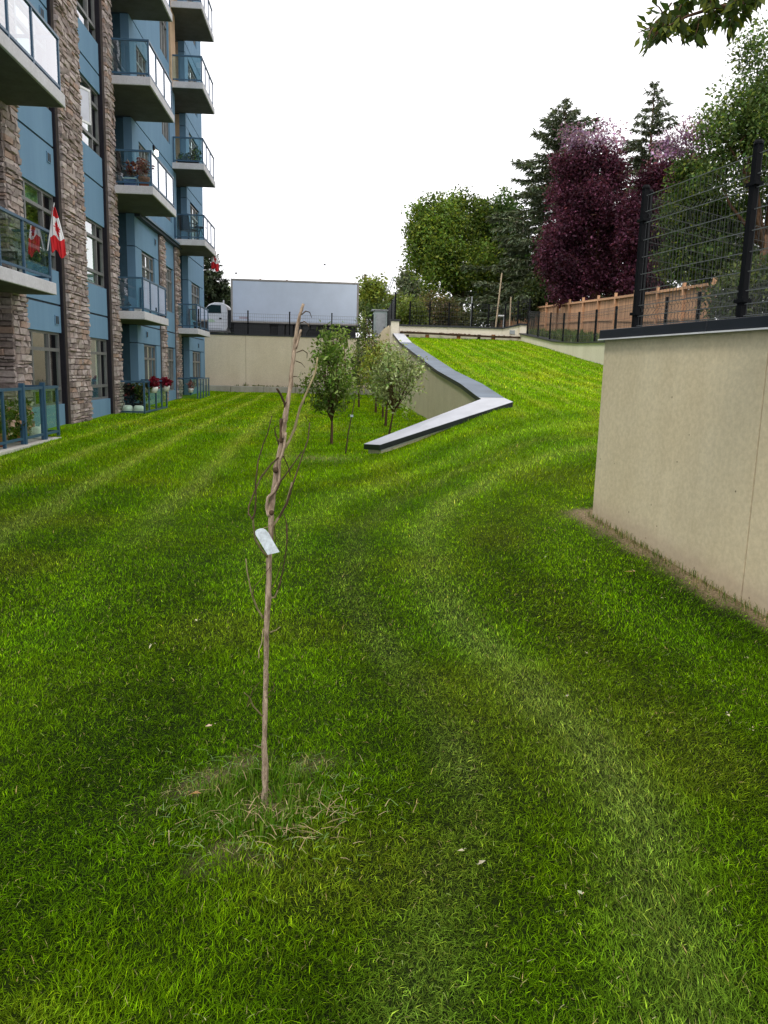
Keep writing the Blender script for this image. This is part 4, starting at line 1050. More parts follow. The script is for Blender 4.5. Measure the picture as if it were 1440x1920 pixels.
shrub('shrub', 'pale green shrub at the left end of the cedar fence', 58, [(905, 590, 22, 26), (930, 580, 16, 30), (888, 600, 16, 16)], 3600, .2, (.065, .10, .03), (.14, .18, .05))
shrub('shrub', 'dark low shrub at the foot of the tall spruce', 47, [(1000, 560, 26, 30), (1020, 545, 26, 40), (985, 575, 20, 20)], 4200, .19, (.05, .075, .026), (.11, .14, .04))
shrub('shrub', 'dark overgrown thicket beyond the right end of the cedar fence', 24, [(1400, 560, 60, 40), (1360, 570, 30, 40), (1450, 550, 50, 50), (1420, 520, 60, 30, 2), (1500, 540, 50, 60)], 9000, .14, (.045, .07, .022), (.12, .15, .05))
shrub('hedge', 'dark hedge across the road, seen under the truck', 58, [(440 + 40 * k, 596, 34, 30) for k in range(8)], 9000, .22, (.045, .075, .02), (.1, .14, .04))
BG = 'distant trees behind the truck'
def dtree(label, Y, blobs, n, size, base, alt, palt=.2):
    b = pblobs(Y, blobs); X = b[0][0]; return broad_tree('distant_tree', label, X, Y, gz(X, Y), b, n, size, base, alt, palt, .2, clump=10, spread=.7, group=BG)
dtree('yellow green tree right behind the end of the truck box', 62, [(702, 560, 14, 26), (692, 575, 18, 24), (708, 545, 8, 16), (685, 548, 9, 18), (720, 585, 14, 18)], 6000, .24, (.15, .20, .03), (.26, .30, .05))
dtree('small light green tree between the cabinet and the edge-on fence', 66, [(735, 575, 16, 20), (748, 580, 18, 20), (722, 590, 16, 14)], 4500, .26, (.16, .21, .05), (.27, .31, .09))
dtree('grey green feathery tree left of the round crowned tree', 70, [(765, 545, 16, 26), (758, 525, 11, 20), (780, 555, 16, 28), (770, 580, 20, 20)], 5200, .3, (.11, .14, .075), (.24, .27, .17))
dtree('low green tree line peeping over the truck cab', 64, [(418, 558, 13, 12), (408, 565, 12, 12), (428, 562, 10, 10)], 3600, .25, (.10, .14, .05), (.2, .24, .1))
spruce('dark spruce half hidden by the far corner of the building', at(392, 600, 56).x, 56, 1.2, at(385, 470, 56).z - 1.2, 3.6, (.045, .065, .032), 24, group='spruces behind the truck')
# tall tree overhead, to the right of the camera, with one bough reaching into view
ov = thing('overhanging_tree', 'leafy bough of a near tree hanging into the sky at the top right', 'tree', (5.6, 2.0, .25))
limb_tree(ov, (5.6, 2.0, .2), (5.3, 2.2, 3.2), [(3.2, 2.2, 4.6), (6.8, 1.2, 6.0), (4.4, 3.0, 6.5), (2.4, .6, 5.2), (5.2, 0, 6.4), (7.4, 3, 5.4)], .17, 'bark_grey')
crown(ov, [(4.4, 1.2, 5.0, 1.5, 1.4, .9), (5.6, 1.4, 5.8, 2.2, 1.8, 1.5), (2.6, -.6, 5.4, 1.7, 1.5, .9), (6.8, 2.2, 5.4, 2.0, 1.8, 1.6), (4.6, .0, 6.8, 2.2, 1.8, 1.2), (5.0, -1.7, 5.4, 2.4, 1.8, 1.4)],
      6000, .12, (.055, .10, .022), (.13, .19, .03), .25, 12, .4, .5)
bough = MB()
tw = [at(1560, -60, 4.7), at(1440, -12, 4.5), at(1385, 8, 4.45), at(1340, 14, 4.4), at(1290, 30, 4.35), at(1250, 50, 4.3)]
bough.tube([Vector((5.3, 2.4, 3.0))] + tw, [.05, .035, .016, .013, .010, .007, .003], 6)
LP, LD, LS = [], [], []
def spray(p, q, n, droop):
    p, q = Vector(p), Vector(q); bough.tube([p, p.lerp(q, .5) + Vector((0,0,.01)), q], [.005, .004, .002], 4)
    for k in range(n):
        u = (k + random.random()) / n; b = p.lerp(q, u); dr = (q - p).normalized()
        side = Vector((random.gauss(0,1), random.gauss(0,.8), random.gauss(0,1))).normalized()
        LP.append(b); LD.append((dr * .5 + side * .8 + Vector((0,0,-droop))).normalized()); LS.append(random.uniform(.055, .10))
for (x, y), n_s in (((1250,50),5), ((1228,62),4), ((1275,40),6), ((1300,60),7), ((1315,40),6), ((1340,30),7), ((1365,20),7), ((1390,15),6), ((1290,5),6), ((1330,0),6), ((1260,15),5), ((1420,-5),5)):
    for q in range(2):
        Yb = 4.35 + random.uniform(-.15, .2); p = at(x + random.uniform(-6, 6), y - 10, Yb)
        e = at(x + random.uniform(-30, 12), y + random.uniform(4, 36), Yb + random.uniform(-.15, .15)); spray(p, e, n_s + 2, .55)
for _ in range(26):
    x = random.uniform(1275, 1460); Yb = 4.4 + random.uniform(-.2, .3); p = at(x, random.uniform(-70, -5), Yb); spray(p, at(x + random.uniform(-25, 25), random.uniform(-45, 22), Yb), 7, .4)
for (x0, y0, x1, y1) in ((1244, 48, 1196, 62), (1240, 56, 1204, 84), (1234, 60, 1215, 90), (1232, 40, 1212, 66), (1246, 30, 1226, 6)):
    spray(at(x0, y0, 4.3), at(x1, y1, 4.3), 4, .2)
bough.build('bough', M['bark_brown'], ov, True)
LP, LD, LS = np.array(LP), np.array(LD), np.array(LS)
LP = np.concatenate([LP, LP + rng.normal(size=LP.shape) * .02]); LD = np.concatenate([LD, LD + rng.normal(size=LD.shape) * .45]); LD /= np.linalg.norm(LD, axis=1)[:, None]; LS = np.concatenate([LS, LS * .9])
V, F = leaf_quads(LP, LS * .92, .5, .46, LD)
mesh_np('bough_leaves', V, F, M['leaf'], ov, col=np.repeat(vary((.05, .085, .018), len(LP), .25, (.13, .16, .02), .3), 4, 0))

# weeds growing along the side wall and at the kerb
def tufts(name, label, pts, h, base, n=7, mat='grass', wid=.012):
    P, Q = [], []
    for x, y, z, k in pts:
        for _ in range(n):
            hh = h * k * random.uniform(.5, 1.1); a = random.uniform(0, 6.28); l = hh * random.uniform(.15, .6)
            P.append((x + random.gauss(0, .06), y + random.gauss(0, .06), z)); Q.append((cos(a)*l, sin(a)*l, hh))
    P, Q = np.array(P), np.array(Q); s = np.cross(Q, [0, 0, 1.]); s /= np.linalg.norm(s, axis=1)[:, None]
    w = s * wid; V = np.stack([P - w, P + w, P + Q*.6 + w*.8 + [0,0,.02], P + Q], 1).reshape(-1, 3)
    o = mesh_np(name, V, np.arange(4*len(P)).reshape(-1, 4), M[mat], col=np.repeat(vary(base, len(P), .3, (.16,.18,.06), .3), 4, 0))
    return tag(o, label, 'weeds', kind='stuff')
tufts('weeds', 'green weeds in front of the cedar board fence', [(random.uniform(8.9, 11.8), y, float(upper(10, y)) - .02, random.uniform(.6, 1.6)) for y in rng.uniform(18, 45, 1100)], .26, (.07, .12, .03), 8, wid=.03)
tufts('weeds', 'weeds sprouting from the planting strip above the kerb', [(x, 37.75, -.85, random.uniform(.3, 1) * (2 if random.random() < .1 else 1)) for x in rng.uniform(-4.5, 2.5, 110)], .16, (.13, .17, .05), 5, wid=.02)

# ------------------------------------------------------------------ the dead sapling in front
S0 = 2.70
sap = thing('dead_sapling', 'leafless dead sapling with a paper tag standing in a ring of loose straw', 'sapling', (SAP[0], SAP[1], -1.6))
def sp(pts, d=0.0, dd=0.0):
    n = len(pts); return [at(x, y, S0 + d + dd * i / max(1, n - 1) + .006 * sin(i * 1.7)) for i, (x, y) in enumerate(pts)]
def c6(l): return [(400 + x * .2708, 540 + y * .2708) for x, y in l]
def c7(l): return [(400 + x * .3125, 960 + y * .3125) for x, y in l]
def knobby(pts, rad, sub=4, j=.12):
    """resample with slight irregular swellings"""
    P, R = [], []
    for i in range(len(pts) - 1):
        for k in range(sub):
            u = k / sub; P.append(Vector(pts[i]).lerp(Vector(pts[i+1]), u) + Vector((random.gauss(0,1), random.gauss(0,1), 0)) * rad[i] * .08)
            R.append((rad[i] * (1-u) + rad[i+1] * u) * (1 + random.uniform(-j, j) * (1.6 if k == 0 else 1)))
    return P + [Vector(pts[-1])], R + [rad[-1]]
tr = [(497,1530),(497,1512),(497,1440),(496,1380),(498,1300),(499,1240),(500,1180),(503,1120),(505,1050),(508,1000),(508,960),(513,920),(520,870),(528,830),(535,780),(545,720),(551,660),(556,620),(562,590),(569,570)]
rr = [.016,.0155,.0135,.0125,.0120,.0120,.0120,.0125,.0120,.0120,.0150,.0125,.0120,.0115,.0115,.0105,.0095,.0088,.0080,.0075]
rr = [r * (.82 - .16 * i / (len(rr) - 1)) for i, r in enumerate(rr)]
P, R = knobby(sp(tr), rr); MB().tube(P, R, 12).build('trunk', M['bark_dead'], sap, True)
def br(pts, r0, r1, mat='bark_dead', d=0.0, dd=0.0, n=6):
    n_ = len(pts); rad = [(r0 + (r1 - r0) * i / (n_ - 1)) * .85 for i in range(n_)]
    P, R = knobby(sp(pts, d, dd), rad, 3, .10); MB().tube(P, R, n).build('branch', M[mat], sap, True)
br(c6([(385,1580),(368,1520),(380,1450),(420,1410),(455,1330),(460,1200),(492,1100),(500,1000)]), .0075, .005, d=-.012)
br(c6([(455,1330),(430,1240),(470,1160),(480,1060),(490,960),(505,880)]), .010, .008, d=.004)
br(c6([(495,1105),(530,1050),(560,980),(600,830),(660,690),(705,590),(722,480)]), .0062, .0036, 'twig_pale', dd=.10)
br(c6([(512,890),(490,790),(462,730),(440,698)]), .0055, .0040, 'twig', dd=-.05)
br(c6([(472,1050),(468,980),(470,905)]), .007, .0065, 'twig', d=-.015)
br(c6([(486,1040),(484,960),(492,912)]), .006, .005, d=-.018)
br(c6([(455,1085),(430,1010),(424,970),(442,955)]), .003, .0015, 'twig', dd=-.04)
br(c6([(460,1165),(400,1220),(330,1310),(290,1400),(245,1510),(243,1560),(270,1605)]), .0034, .0026, 'twig', dd=-.16)
br(c6([(270,1605),(288,1555),(296,1450),(292,1350),(310,1200),(345,1080),(375,1010),(405,885)]), .0036, .0016, 'twig', d=-.16, dd=-.05)
br(c6([(412,1645),(460,1580),(510,1490),(540,1390),(570,1300),(620,1150),(655,1050),(668,930)]), .0052, .0022, 'twig', dd=.14)
br(c6([(412,1645),(460,1580),(510,1490),(545,1345)]), .0060, .0045, 'twig_pale', d=-.002, dd=.07)
br(c6([(400,1440),(440,1400),(470,1330),(510,1280),(560,1210),(610,1135)]), .004, .002, 'twig', d=-.012, dd=-.05)
br(c6([(485,1165),(520,1240),(532,1310)]), .0026, .0018, 'twig', dd=.05)
br(c6([(375,1860),(330,1810),(290,1740),(280,1660),(275,1600)]), .0048, .0034, 'twig_pale', dd=-.15)
br(c6([(490,1570),(512,1650),(512,1750),(500,1850),(488,1925)]), .0022, .0014, 'twig', d=.06)
br(c6([(420,1640),(430,1720),(425,1800)]), .002, .0012, 'twig', d=.03)
br(c6([(610,185),(640,160),(668,168),(680,205)]), .0026, .0012, 'twig', dd=.05)
br(c6([(595,245),(630,232),(655,250),(662,268)]), .0024, .0012, 'twig', dd=-.05)
br(c6([(578,445),(620,430),(650,450),(648,485)]), .0024, .0011, 'twig', dd=.06)
br(c6([(570,505),(610,520),(635,550)]), .0020, .0010, 'twig', dd=-.05)
br(c6([(570,420),(590,350),(608,288)]), .0050, .0045, d=-.02)
br(c6([(555,612),(582,612)]), .0022, .0012, 'twig')
br(c6([(520,830),(500,800),(505,790)]), .003, .0014, 'twig', dd=-.03)
br(c6([(640,890),(650,910),(655,925)]), .0014, .001, 'twig', d=.13)
br(c7([(300,638),(265,580),(240,520),(225,470),(205,370),(195,280)]), .0050, .0020, 'twig_pale', dd=-.08)
br(c7([(236,500),(245,450),(290,400),(340,330)]), .0022, .0014, 'twig', d=-.06)
br(c7([(330,518),(370,510),(400,430),(420,340),(440,200),(438,60)]), .0042, .0018, 'twig', dd=.10)
br(c7([(330,518),(368,512),(386,470)]), .0048, .0034, 'twig_pale', dd=.03)
br(c7([(350,470),(370,420),(410,300)]), .0020, .0012, 'twig', d=.03, dd=.03)
br(c7([(338,722),(375,710),(402,688)]), .0038, .0018, 'twig_pale', dd=.05)
br(c7([(300,700),(290,790),(272,830),(274,875)]), .0026, .0018, 'twig_pale', dd=-.05)
br(c7([(298,1230),(240,1165),(215,1110),(185,1085)]), .0038, .0022, 'twig_pale', dd=-.07)
br(c7([(200,1170),(240,1060),(282,1020)]), .0018, .0012, 'twig', d=-.05)
br(c7([(297,1415),(268,1410),(243,1398)]), .0036, .0018, 'twig_pale', dd=-.03)
br(c7([(325,1090),(360,1060),(367,1030),(345,1015)]), .0018, .0010, 'twig', dd=.03)
for x, y in c7([(300,900),(322,978),(330,1110)]): br([(x, y), (x + random.choice((-5, 5)), y - 1)], .0034, .0024, 'twig')
for x, y in c6([(432,1262),(402,1555),(470,1052)]):
    q = at(x, y, S0 - .010); MB().lathe((q.x, q.y, q.z - .010), [(.004, 0), (.009, .006), (.009, .014), (.004, .020)], 8).build('knot', M['twig'], sap, True)
# paper tag tied to the trunk
pt = thing('paper_tag', 'blank pale paper tag with a rounded end tied to the dead sapling', 'tag', tuple(at(500, 1015, 2.63)))
tagp = c6([(283,1692),(300,1676),(322,1667),(342,1665),(364,1676),(386,1702),(420,1765),(458,1828),(376,1848),(330,1770)])
c_ = sum((at(x, y, 2.655) for x, y in tagp), Vector()) / len(tagp)
mb = MB(); f0 = [at(x, y, 2.655 - .012 * ((y - 1015) / 30)) for x, y in tagp]; nrm = Vector((0, .002, .0004))
n_ = len(f0); mb.add(f0 + [p + nrm for p in f0], [tuple(range(n_)), tuple(range(2*n_-1, n_-1, -1))] + [(i, n_ + i, n_ + (i+1) % n_, (i+1) % n_) for i in range(n_)])
mb.build('tag_card', M['paper'], pt)
MB().tube(sp(c6([(290,1690),(340,1665),(388,1650)]), -.03, .03), .0012, 4).build('tie', M['twig_pale'], pt)

# ------------------------------------------------------------------ the box truck on the road above the back wall
TY = 41.0; tk = thing('box_truck', 'white box truck parked side-on on the road above the back wall', 'truck', (-2, TY + 1.2, 1.2))
bx0, bx1, bz0, bz1 = -5.08, 1.27, 2.28, 4.42
MB().box(bx0 + .06, bx1 - .06, TY, TY + 2.3, bz0 + .10, bz1 - .10).build('cargo_box', M['truck_box'], tk)
for z0, z1 in ((bz1 - .098, bz1), (bz0, bz0 + .098)): MB().box(bx0 + .062, bx1 - .062, TY - .015, TY + 2.315, z0, z1).build('edge_rail', M['alu'], tk, bevel=.02)
MB().box(bx0 - .03, bx0 + .058, TY - .018, TY + 2.318, bz0, bz1 + .004).build('corner_post', M['alu'], tk, bevel=.03)
MB().box(bx1 - .058, bx1 + .03, TY - .018, TY + 2.318, bz0, bz1 + .004).build('corner_post', M['alu'], tk, bevel=.03)
for k in range(1, 8):
    x = bx0 + (bx1 - bx0) * k / 8; MB().box(x - .008, x + .008, TY - .004, TY, bz0 + .1, bz1 - .1).build('panel_seam', M['truck_box'], tk)
for x in (488, 538): p = at(x, 520, TY + .5); MB().lathe((p.x, p.y, bz1), [(.06, 0), (.05, .06), (.02, .09)], 8).build('roof_light', M['rust'], tk)
MB().box(bx0 - .15, bx1 - .1, TY + .5, TY + 1.8, 1.85, 2.27).build('chassis', M['black_plastic'], tk)
MB().box(bx0 + .1, bx0 + 1.9, TY + .1, TY + .5, 1.66, 2.25).build('fuel_tank', M['black_plastic'], tk)
MB().box(-4.0, 1.2, TY + .52, TY + .56, 1.50, 2.27).build('side_skirt', M['black_plastic'], tk)
for k in range(5): x = bx0 + 2.3 + k * .42; MB().box(x, x + .34, TY + .15, TY + .5, 1.72, 2.26).build('side_box', M['black_plastic'], tk)
for x in (-.95, -7.95):
    for y0 in ((TY + .08, TY + 2.0) if x > -5 else (TY + .1, TY + 2.0)):
        w = MB().lathe((0,0,0), [(.25, .02), (.40, .02), (.43, .06), (.43, .20), (.40, .24), (.25, .24)], 22)
        w.v = [(x + a, y0 + c, 1.24 + .42 + b) for a, b, c in w.v]
        o = w.build('wheel', M['rubber'], tk)
        h = MB().lathe((0,0,0), [(.25, .03), (.22, .06), (.10, .07), (.09, .03), (.03, .02)], 18); h.v = [(x + a, y0 + c - .002, 1.24 + .42 + b) for a, b, c in h.v]
        h.build('rim', M['alu'], o)
# crew cab in side profile (facing left)
cabp = [(-5.32, 2.02), (-5.30, 2.75), (-5.36, 3.12), (-5.50, 3.24), (-5.95, 3.25), (-6.22, 3.16), (-6.62, 2.72), (-7.55, 2.62), (-8.25, 2.50), (-8.40, 2.30), (-8.42, 1.75), (-8.3, 1.62), (-7.5, 1.62), (-6.6, 1.70), (-6.55, 1.86), (-5.4, 1.86)]
MB().prism_y(cabp, TY + .22, TY + 2.05).build('cab', M['truck_white'], tk, bevel=.05)
MB().prism_y([(-5.62, 2.72), (-5.64, 3.12), (-6.12, 3.13), (-6.30, 3.04), (-6.56, 2.72)], TY + .205, TY + .215).build('side_window', M['dark_glass'], tk)
MB().prism_y([(-5.60, 1.98), (-5.58, 2.70), (-6.62, 2.70), (-6.62, 1.98)], TY + .196, TY + .214).build('door', M['truck_white'], tk, bevel=.008)
MB().box(-5.72, -5.60, TY + .17, TY + .194, 2.42, 2.50).build('door_handle', M['black_plastic'], tk)
MB().prism_y([(-5.9, 2.30), (-6.05, 2.42), (-6.3, 2.40), (-6.32, 2.30), (-6.1, 2.27)], TY + .190, TY + .194).build('door_print', M['decal_green'], tk)
MB().box(-4.7, -4.25, TY - .003, TY - .0005, 2.47, 2.58).build('box_print', M['decal_red'], tk)
MB().box(-6.62, -6.45, TY - .12, TY + .05, 2.80, 3.12).build('side_mirror', M['truck_white'], tk, bevel=.03)
MB().bar((-6.5, TY + .02, 2.9), (-6.45, TY + .22, 2.85), .03).build('mirror_arm', M['black_plastic'], tk)
MB().box(-6.6, -5.35, TY + .2, TY + .5, 1.62, 1.70).build('step', M['black_plastic'], tk)
MB().lathe((-5.6, TY + 1.0, 3.24), [(.04, 0), (.04, .12), (.03, .2)], 8).build('aerial', M['truck_white'], tk)
MB().box(-5.30, -5.13, TY + .3, TY + 2.0, 2.0, 2.9).build('gap_panel', M['black_plastic'], tk)

# utility cabinet, poles, crane, house, birds
uc = thing('utility_cabinet', 'grey steel electrical cabinet standing right of the truck', 'cabinet', (2.3, 40, 1.2))
MB().prism_y([(1.95, 1.1), (2.68, 1.1), (2.68, 2.98), (2.08, 2.98), (1.98, 2.85)], 39.6, 40.3).build('housing', M['green_plastic'], uc, bevel=.03)
MB().box(2.12, 2.60, 39.575, 39.598, 1.3, 2.85).build('door', M['steel'], uc)
MB().box(2.52, 2.56, 39.55, 39.574, 2.0, 2.2).build('handle', M['black'], uc)
MB().box(1.90, 2.72, 39.55, 40.35, 2.982, 3.03).build('lid', M['steel'], uc)
up = thing('utility_pole', 'distant utility pole with a crossarm and transformer behind the truck', 'pole', tuple(at(683, 600, 75)))
p = at(683, 600, 75); tz = at(683, 514, 75).z
MB().tube([(p.x, 75, 2), (p.x, 75, tz)], [.17, .12], 8).build('pole', M['bark_grey'], up)
MB().box(p.x - .3, p.x + .5, 74.9, 75.1, tz - .45, tz - .3).build('crossarm', M['bark_grey'], up)
MB().lathe((p.x + .42, 74.9, tz - 1.5), [(.22, 0), (.25, .1), (.25, .9), (.15, 1.0)], 12).build('transformer', M['steel'], up)
for x in (-.22, .1, .42): MB().lathe((p.x + x, 75, tz - .3), [(.05, 0), (.07, .1), (.03, .3)], 8).build('insulator', M['steel'], up)
cr = thing('crane_boom', 'thin pale lattice crane boom leaning in the far distance', 'crane', tuple(at(722, 560, 140)))
a, b = at(722, 562, 140), at(738, 520, 140); d = (b - a); n = Vector((-d.z, 0, d.x)).normalized() * .28; mb = MB()
for s_ in (-1, 1): mb.bar(a + n*s_, b + n*s_*.6, .16)
for k in range(10): mb.bar(a.lerp(b, k/10) + n*(1 if k % 2 else -1), a.lerp(b, (k+1)/10) + n*(-1 if k % 2 else 1)*.8, .10)
mb.build('boom', M['steel'], cr); MB().tube([Vector((a.x, 140, 2)), a], [.3, .25], 6).build('mast', M['steel'], cr)
MB().bar(at(745, 545, 140), at(722, 562, 140), .12).build('jib', M['steel'], cr)
hs = thing('house', 'pale house roof showing through the trees left of the round tree', 'house', tuple(at(768, 590, 85)))
p = at(765, 590, 85); z0, z1 = 2.0, at(765, 556, 85).z
MB().box(p.x - 1.6, p.x + 2.0, 84, 90, z0, z1).build('wall', M['siding'], hs)
MB().prism_y([(p.x - 1.9, z1 + .002), (p.x + 2.3, z1 + .002), (p.x + .2, z1 + 1.3)], 83.8, 90.2).build('roof', M['roof_pale'], hs)
MB().box(p.x - .6, p.x + .2, 83.96, 83.998, z0 + 1.6, z1 - .5).build('window', M['dark_glass'], hs)
for x, y, ph in ((442, 513, .4), (608, 497, -.2)):
    p = at(x, y, 52); bd = thing('bird', 'small dark bird flying over the truck, %s' % ('nearer the building' if x < 500 else 'over the middle of its box'), 'bird', tuple(p), 'birds in the sky')
    body = MB().tube([p + Vector((-.10, 0, 0)), p + Vector((-.03, 0, .01)), p + Vector((.06, 0, 0)), p + Vector((.15, 0, -.01))], [.008, .028, .025, .006], 8).build('body', M['bird'], bd, True)
    for s_ in (-1, 1):
        wv = [p + Vector((-.05, 0, .01)), p + Vector((.07, 0, .01)), p + Vector((.09, .20*s_, .06 + .03*ph*s_)), p + Vector((.02, .30*s_, .04))]
        m_ = MB(); m_.add(wv + [q + Vector((0, 0, .012)) for q in wv], [(3,2,1,0),(4,5,6,7),(0,1,5,4),(1,2,6,5),(2,3,7,6),(3,0,4,7)]); m_.build('wing', M['bird'], bd)
# stakes and pipes behind the walls
def stake(label, a, b, Y, r, mat, name='wooden_stake', cat='stake'):
    t = thing(name, label, cat, tuple(at(*b, Y))); MB().tube([at(*b, Y), at(*a, Y)], [r * 1.1, r], 8).build('shaft', M[mat], t); return t
stake('long pale pole leaning in front of the round tree', (941, 512), (929, 616), 40, .035, 'pale_wood')
stake('short pale stake standing near the leaning pole', (958, 557), (955, 616), 39, .03, 'pale_wood')
stake('thin grey pole standing inside the far mesh fence', (885, 556), (883, 616), 38, .03, 'steel', 'metal_pole', 'pole')
v = stake('small grey vent pipe above the cedar fence', (1053, 556), (1051, 582), 42, .06, 'steel', 'vent_pipe', 'pipe')
p = at(1053, 556, 42); MB().lathe((p.x, p.y, p.z), [(.09, 0), (.11, .05), (.11, .2), (.06, .26)], 10).build('cowl', M['steel'], v)
gl = thing('path_light', 'small pale lamp head on a short post behind the far fence', 'lamp', tuple(at(941, 592, 38)))
p = at(941, 592, 38); MB().box(p.x - .16, p.x + .12, 37.9, 38.1, p.z - .03, p.z + .03).build('lamp_head', M['flash'], gl); MB().tube([(p.x + .1, 38, 1.8), (p.x + .1, 38, p.z)], .03, 6).build('post', M['steel'], gl)

# ------------------------------------------------------------------ flags
LEAF = [(0,1),(.13,.72),(.32,.82),(.26,.42),(.50,.60),(.56,.46),(.82,.50),(.73,.26),(.90,.14),(.46,-.16),(.52,-.34),(.06,-.27),(.06,-.72),(-.06,-.72),(-.06,-.27),(-.52,-.34),(-.46,-.16),(-.90,.14),(-.73,.26),(-.82,.50),(-.56,.46),(-.50,.60),(-.26,.42),(-.32,.82),(-.13,.72)]
def in_poly(x, y, P):
    r = False; n = len(P)
    for i in range(n):
        (x0, y0), (x1, y1) = P[i], P[(i+1) % n]
        if (y0 > y) != (y1 > y) and x < (x1-x0)*(y-y0)/(y1-y0) + x0: r = not r
    return r
def hanging_flag(label, top, h, w, axis, pole_a, pole_b, nx=64, ny=90):
    """a flag that hangs from its raised pole: red, white with a leaf, red from top to bottom"""
    t = thing('flag', label, 'flag', tuple(top), 'flags hung from balconies')
    ax = Vector(axis).normalized(); nr = Vector((-ax.y, ax.x, 0)); V = []; 
    for j in range(ny + 1):
        v = j / ny; wd = w * (.16 + .84 * min(1, v * 1.5) ** .8)
        for i in range(nx + 1):
            u = i / nx - .5
            fold = .016 * sin(u * 12 + 3 * v) + .008 * sin(u * 27 - 2 * v)
            z = -h * v - .05 * sin(u * 9) * v - (.16 * (u + .5) * h * v)
            V.append(Vector(top) + ax * (u * wd + .05 * v) + nr * fold + Vector((0, 0, z)))
    F, MI = [], []
    for j in range(ny):
        for i in range(nx):
            a = j * (nx + 1) + i; F.append((a, a + nx + 1, a + nx + 2, a + 1)); u = (i + .5) / nx - .5; v = (j + .5) / ny
            red = v < .22 or v > .66 or in_poly((v - .44) / .19, (u - .02) / .36, LEAF)
            MI.append(0 if red else 1)
    me = bpy.data.meshes.new('cloth'); me.from_pydata([tuple(p) for p in V], [], F); me.materials.append(M['red_cloth']); me.materials.append(M['white_cloth'])
    me.polygons.foreach_set('material_index', MI); me.polygons.foreach_set('use_smooth', [True]*len(F)); me.update()
    o = link('cloth', me, t); sd = o.modifiers.new('thickness', 'SOLIDIFY'); sd.thickness = .003
    MB().tube([pole_a, pole_b], [.012, .010], 8).build('flagpole', M['flash'], t)
top = at(101, 388, 14.95)
hanging_flag('red and white maple leaf flag hanging from the railing of the nearest balcony', top, .74, .235, (1, .25, 0), at(89, 470, 14.93), at(101.5, 380, 14.95))
top2 = at(402, 470, 33.5)
hanging_flag('small red flag hanging below the far third floor balcony', top2 + Vector((-.02, 0, .05)), .75, .34, (1, -.3, 0), at(401, 470, 33.48), top2 + Vector((0, 0, .35)), 30, 40)

# ------------------------------------------------------------------ things on balconies and patios
def potted(label, x, y, z, pr, ph, pot, blobs, n, size, base, alt, palt, name='potted_plant', group=None):
    t = thing(name, label, 'plant', (x, y, z), group)
    MB().lathe((x, y, z), [(pr*.72, 0), (pr*.95, ph*.8), (pr*1.05, ph*.82), (pr*1.05, ph), (pr*.9, ph), (pr*.88, ph*.9)], 18).build('pot', M[pot], t, True)
    mb = MB()
    for b in blobs: mb.tube([(x, y, z + ph*.85), (x + b[0]*.5, y + b[1]*.5, z + ph + b[2]*.5), (x + b[0], y + b[1], z + ph + b[2])], [.012, .008, .004], 5)
    mb.build('stem', M['twig'], t)
    crown(t, [(x + b[0], y + b[1], z + ph + b[2], b[3], b[3], b[4]) for b in blobs], n, size, base, alt, palt, 6, .07, .4, mat='petal', name='foliage'); return t
zb = LEV[2]
potted('red leaved plant in a terracotta pot behind the glass of the third floor balcony', -5.05, 22.42, zb, .15, .26, 'terracotta', [(0, 0, .22, .17, .13), (-.22, 0, .24, .2, .15), (-.36, .1, .20, .14, .13), (-.10, .1, .38, .14, .1)], 420, .09, (.20, .025, .02), (.34, .16, .10), .25)
def patio_chair(name, label, x, y, z, rz, mat, cat='chair', sc=1):
    t = thing(name, label, cat, (x, y, z)); t.rotation_euler = (0, 0, 0)
    R_ = lambda a, b, c: Vector((x + a*cos(rz) - b*sin(rz), y + a*sin(rz) + b*cos(rz), z + c * sc))
    def ob(nm, a0, a1, b0, b1, c0, c1, tilt=0):
        m_ = MB(); P = [(a0,b0,c0),(a1,b0,c0),(a1,b1,c0),(a0,b1,c0),(a0,b0,c1),(a1,b0,c1),(a1,b1,c1),(a0,b1,c1)]
        m_.add([R_(a, b + (c - c0) * tilt, c) for a, b, c in P], [(3,2,1,0),(4,5,6,7),(0,1,5,4),(1,2,6,5),(2,3,7,6),(3,0,4,7)]); m_.build(nm, M[mat], t, bevel=.008)
    ob('seat', -.25, .25, -.25, .25, .40, .45); ob('backrest', -.25, .25, .22, .25, .45, .95, .15)
    for a in (-.24, .21):
        for b in (-.24, .21): ob('leg', a, a + .03, b, b + .03, 0, .40)
        ob('armrest', a - .01, a + .04, -.22, .24, .62, .65); ob('arm_post', a, a + .03, -.22, -.19, .45, .62)
    return t
patio_chair('patio_chair', 'dark patio chair behind the potted red plant on the third floor balcony', -5.55, 22.75, zb, 2.2, 'black_plastic')
bt = thing('storage_bin', 'low blue and white storage tub beside the potted red plant', 'tub', (-5.35, 22.38, zb))
MB().prism_y([(-5.55, zb), (-5.27, zb), (-5.25, zb + .2), (-5.57, zb + .2)], 22.34, 22.5).build('tub', M['blue_plastic'], bt, bevel=.01); MB().box(-5.58, -5.24, 22.33, 22.52, zb + .202, zb + .23).build('lid', M['white_pot'], bt)
patio_chair('patio_chair', 'black high backed chair on the far third floor balcony', -5.45, 31.4, LEV[3] - 2.66, 2.6, 'black_plastic')
tb = thing('side_table', 'small dark table beside the chair on the far third floor balcony', 'table', (-5.0, 31.4, LEV[2]))
MB().lathe((-5.02, 31.3, LEV[2] + .50), [(.22, 0), (.23, .015), (.22, .03)], 16).build('table_top', M['black_plastic'], tb)
for k in range(3): a = k * 2.1; MB().tube([(-5.02, 31.3, LEV[2] + .5), (-5.02 + .2*cos(a), 31.3 + .2*sin(a), LEV[2])], .012, 6).build('leg', M['black_plastic'], tb)
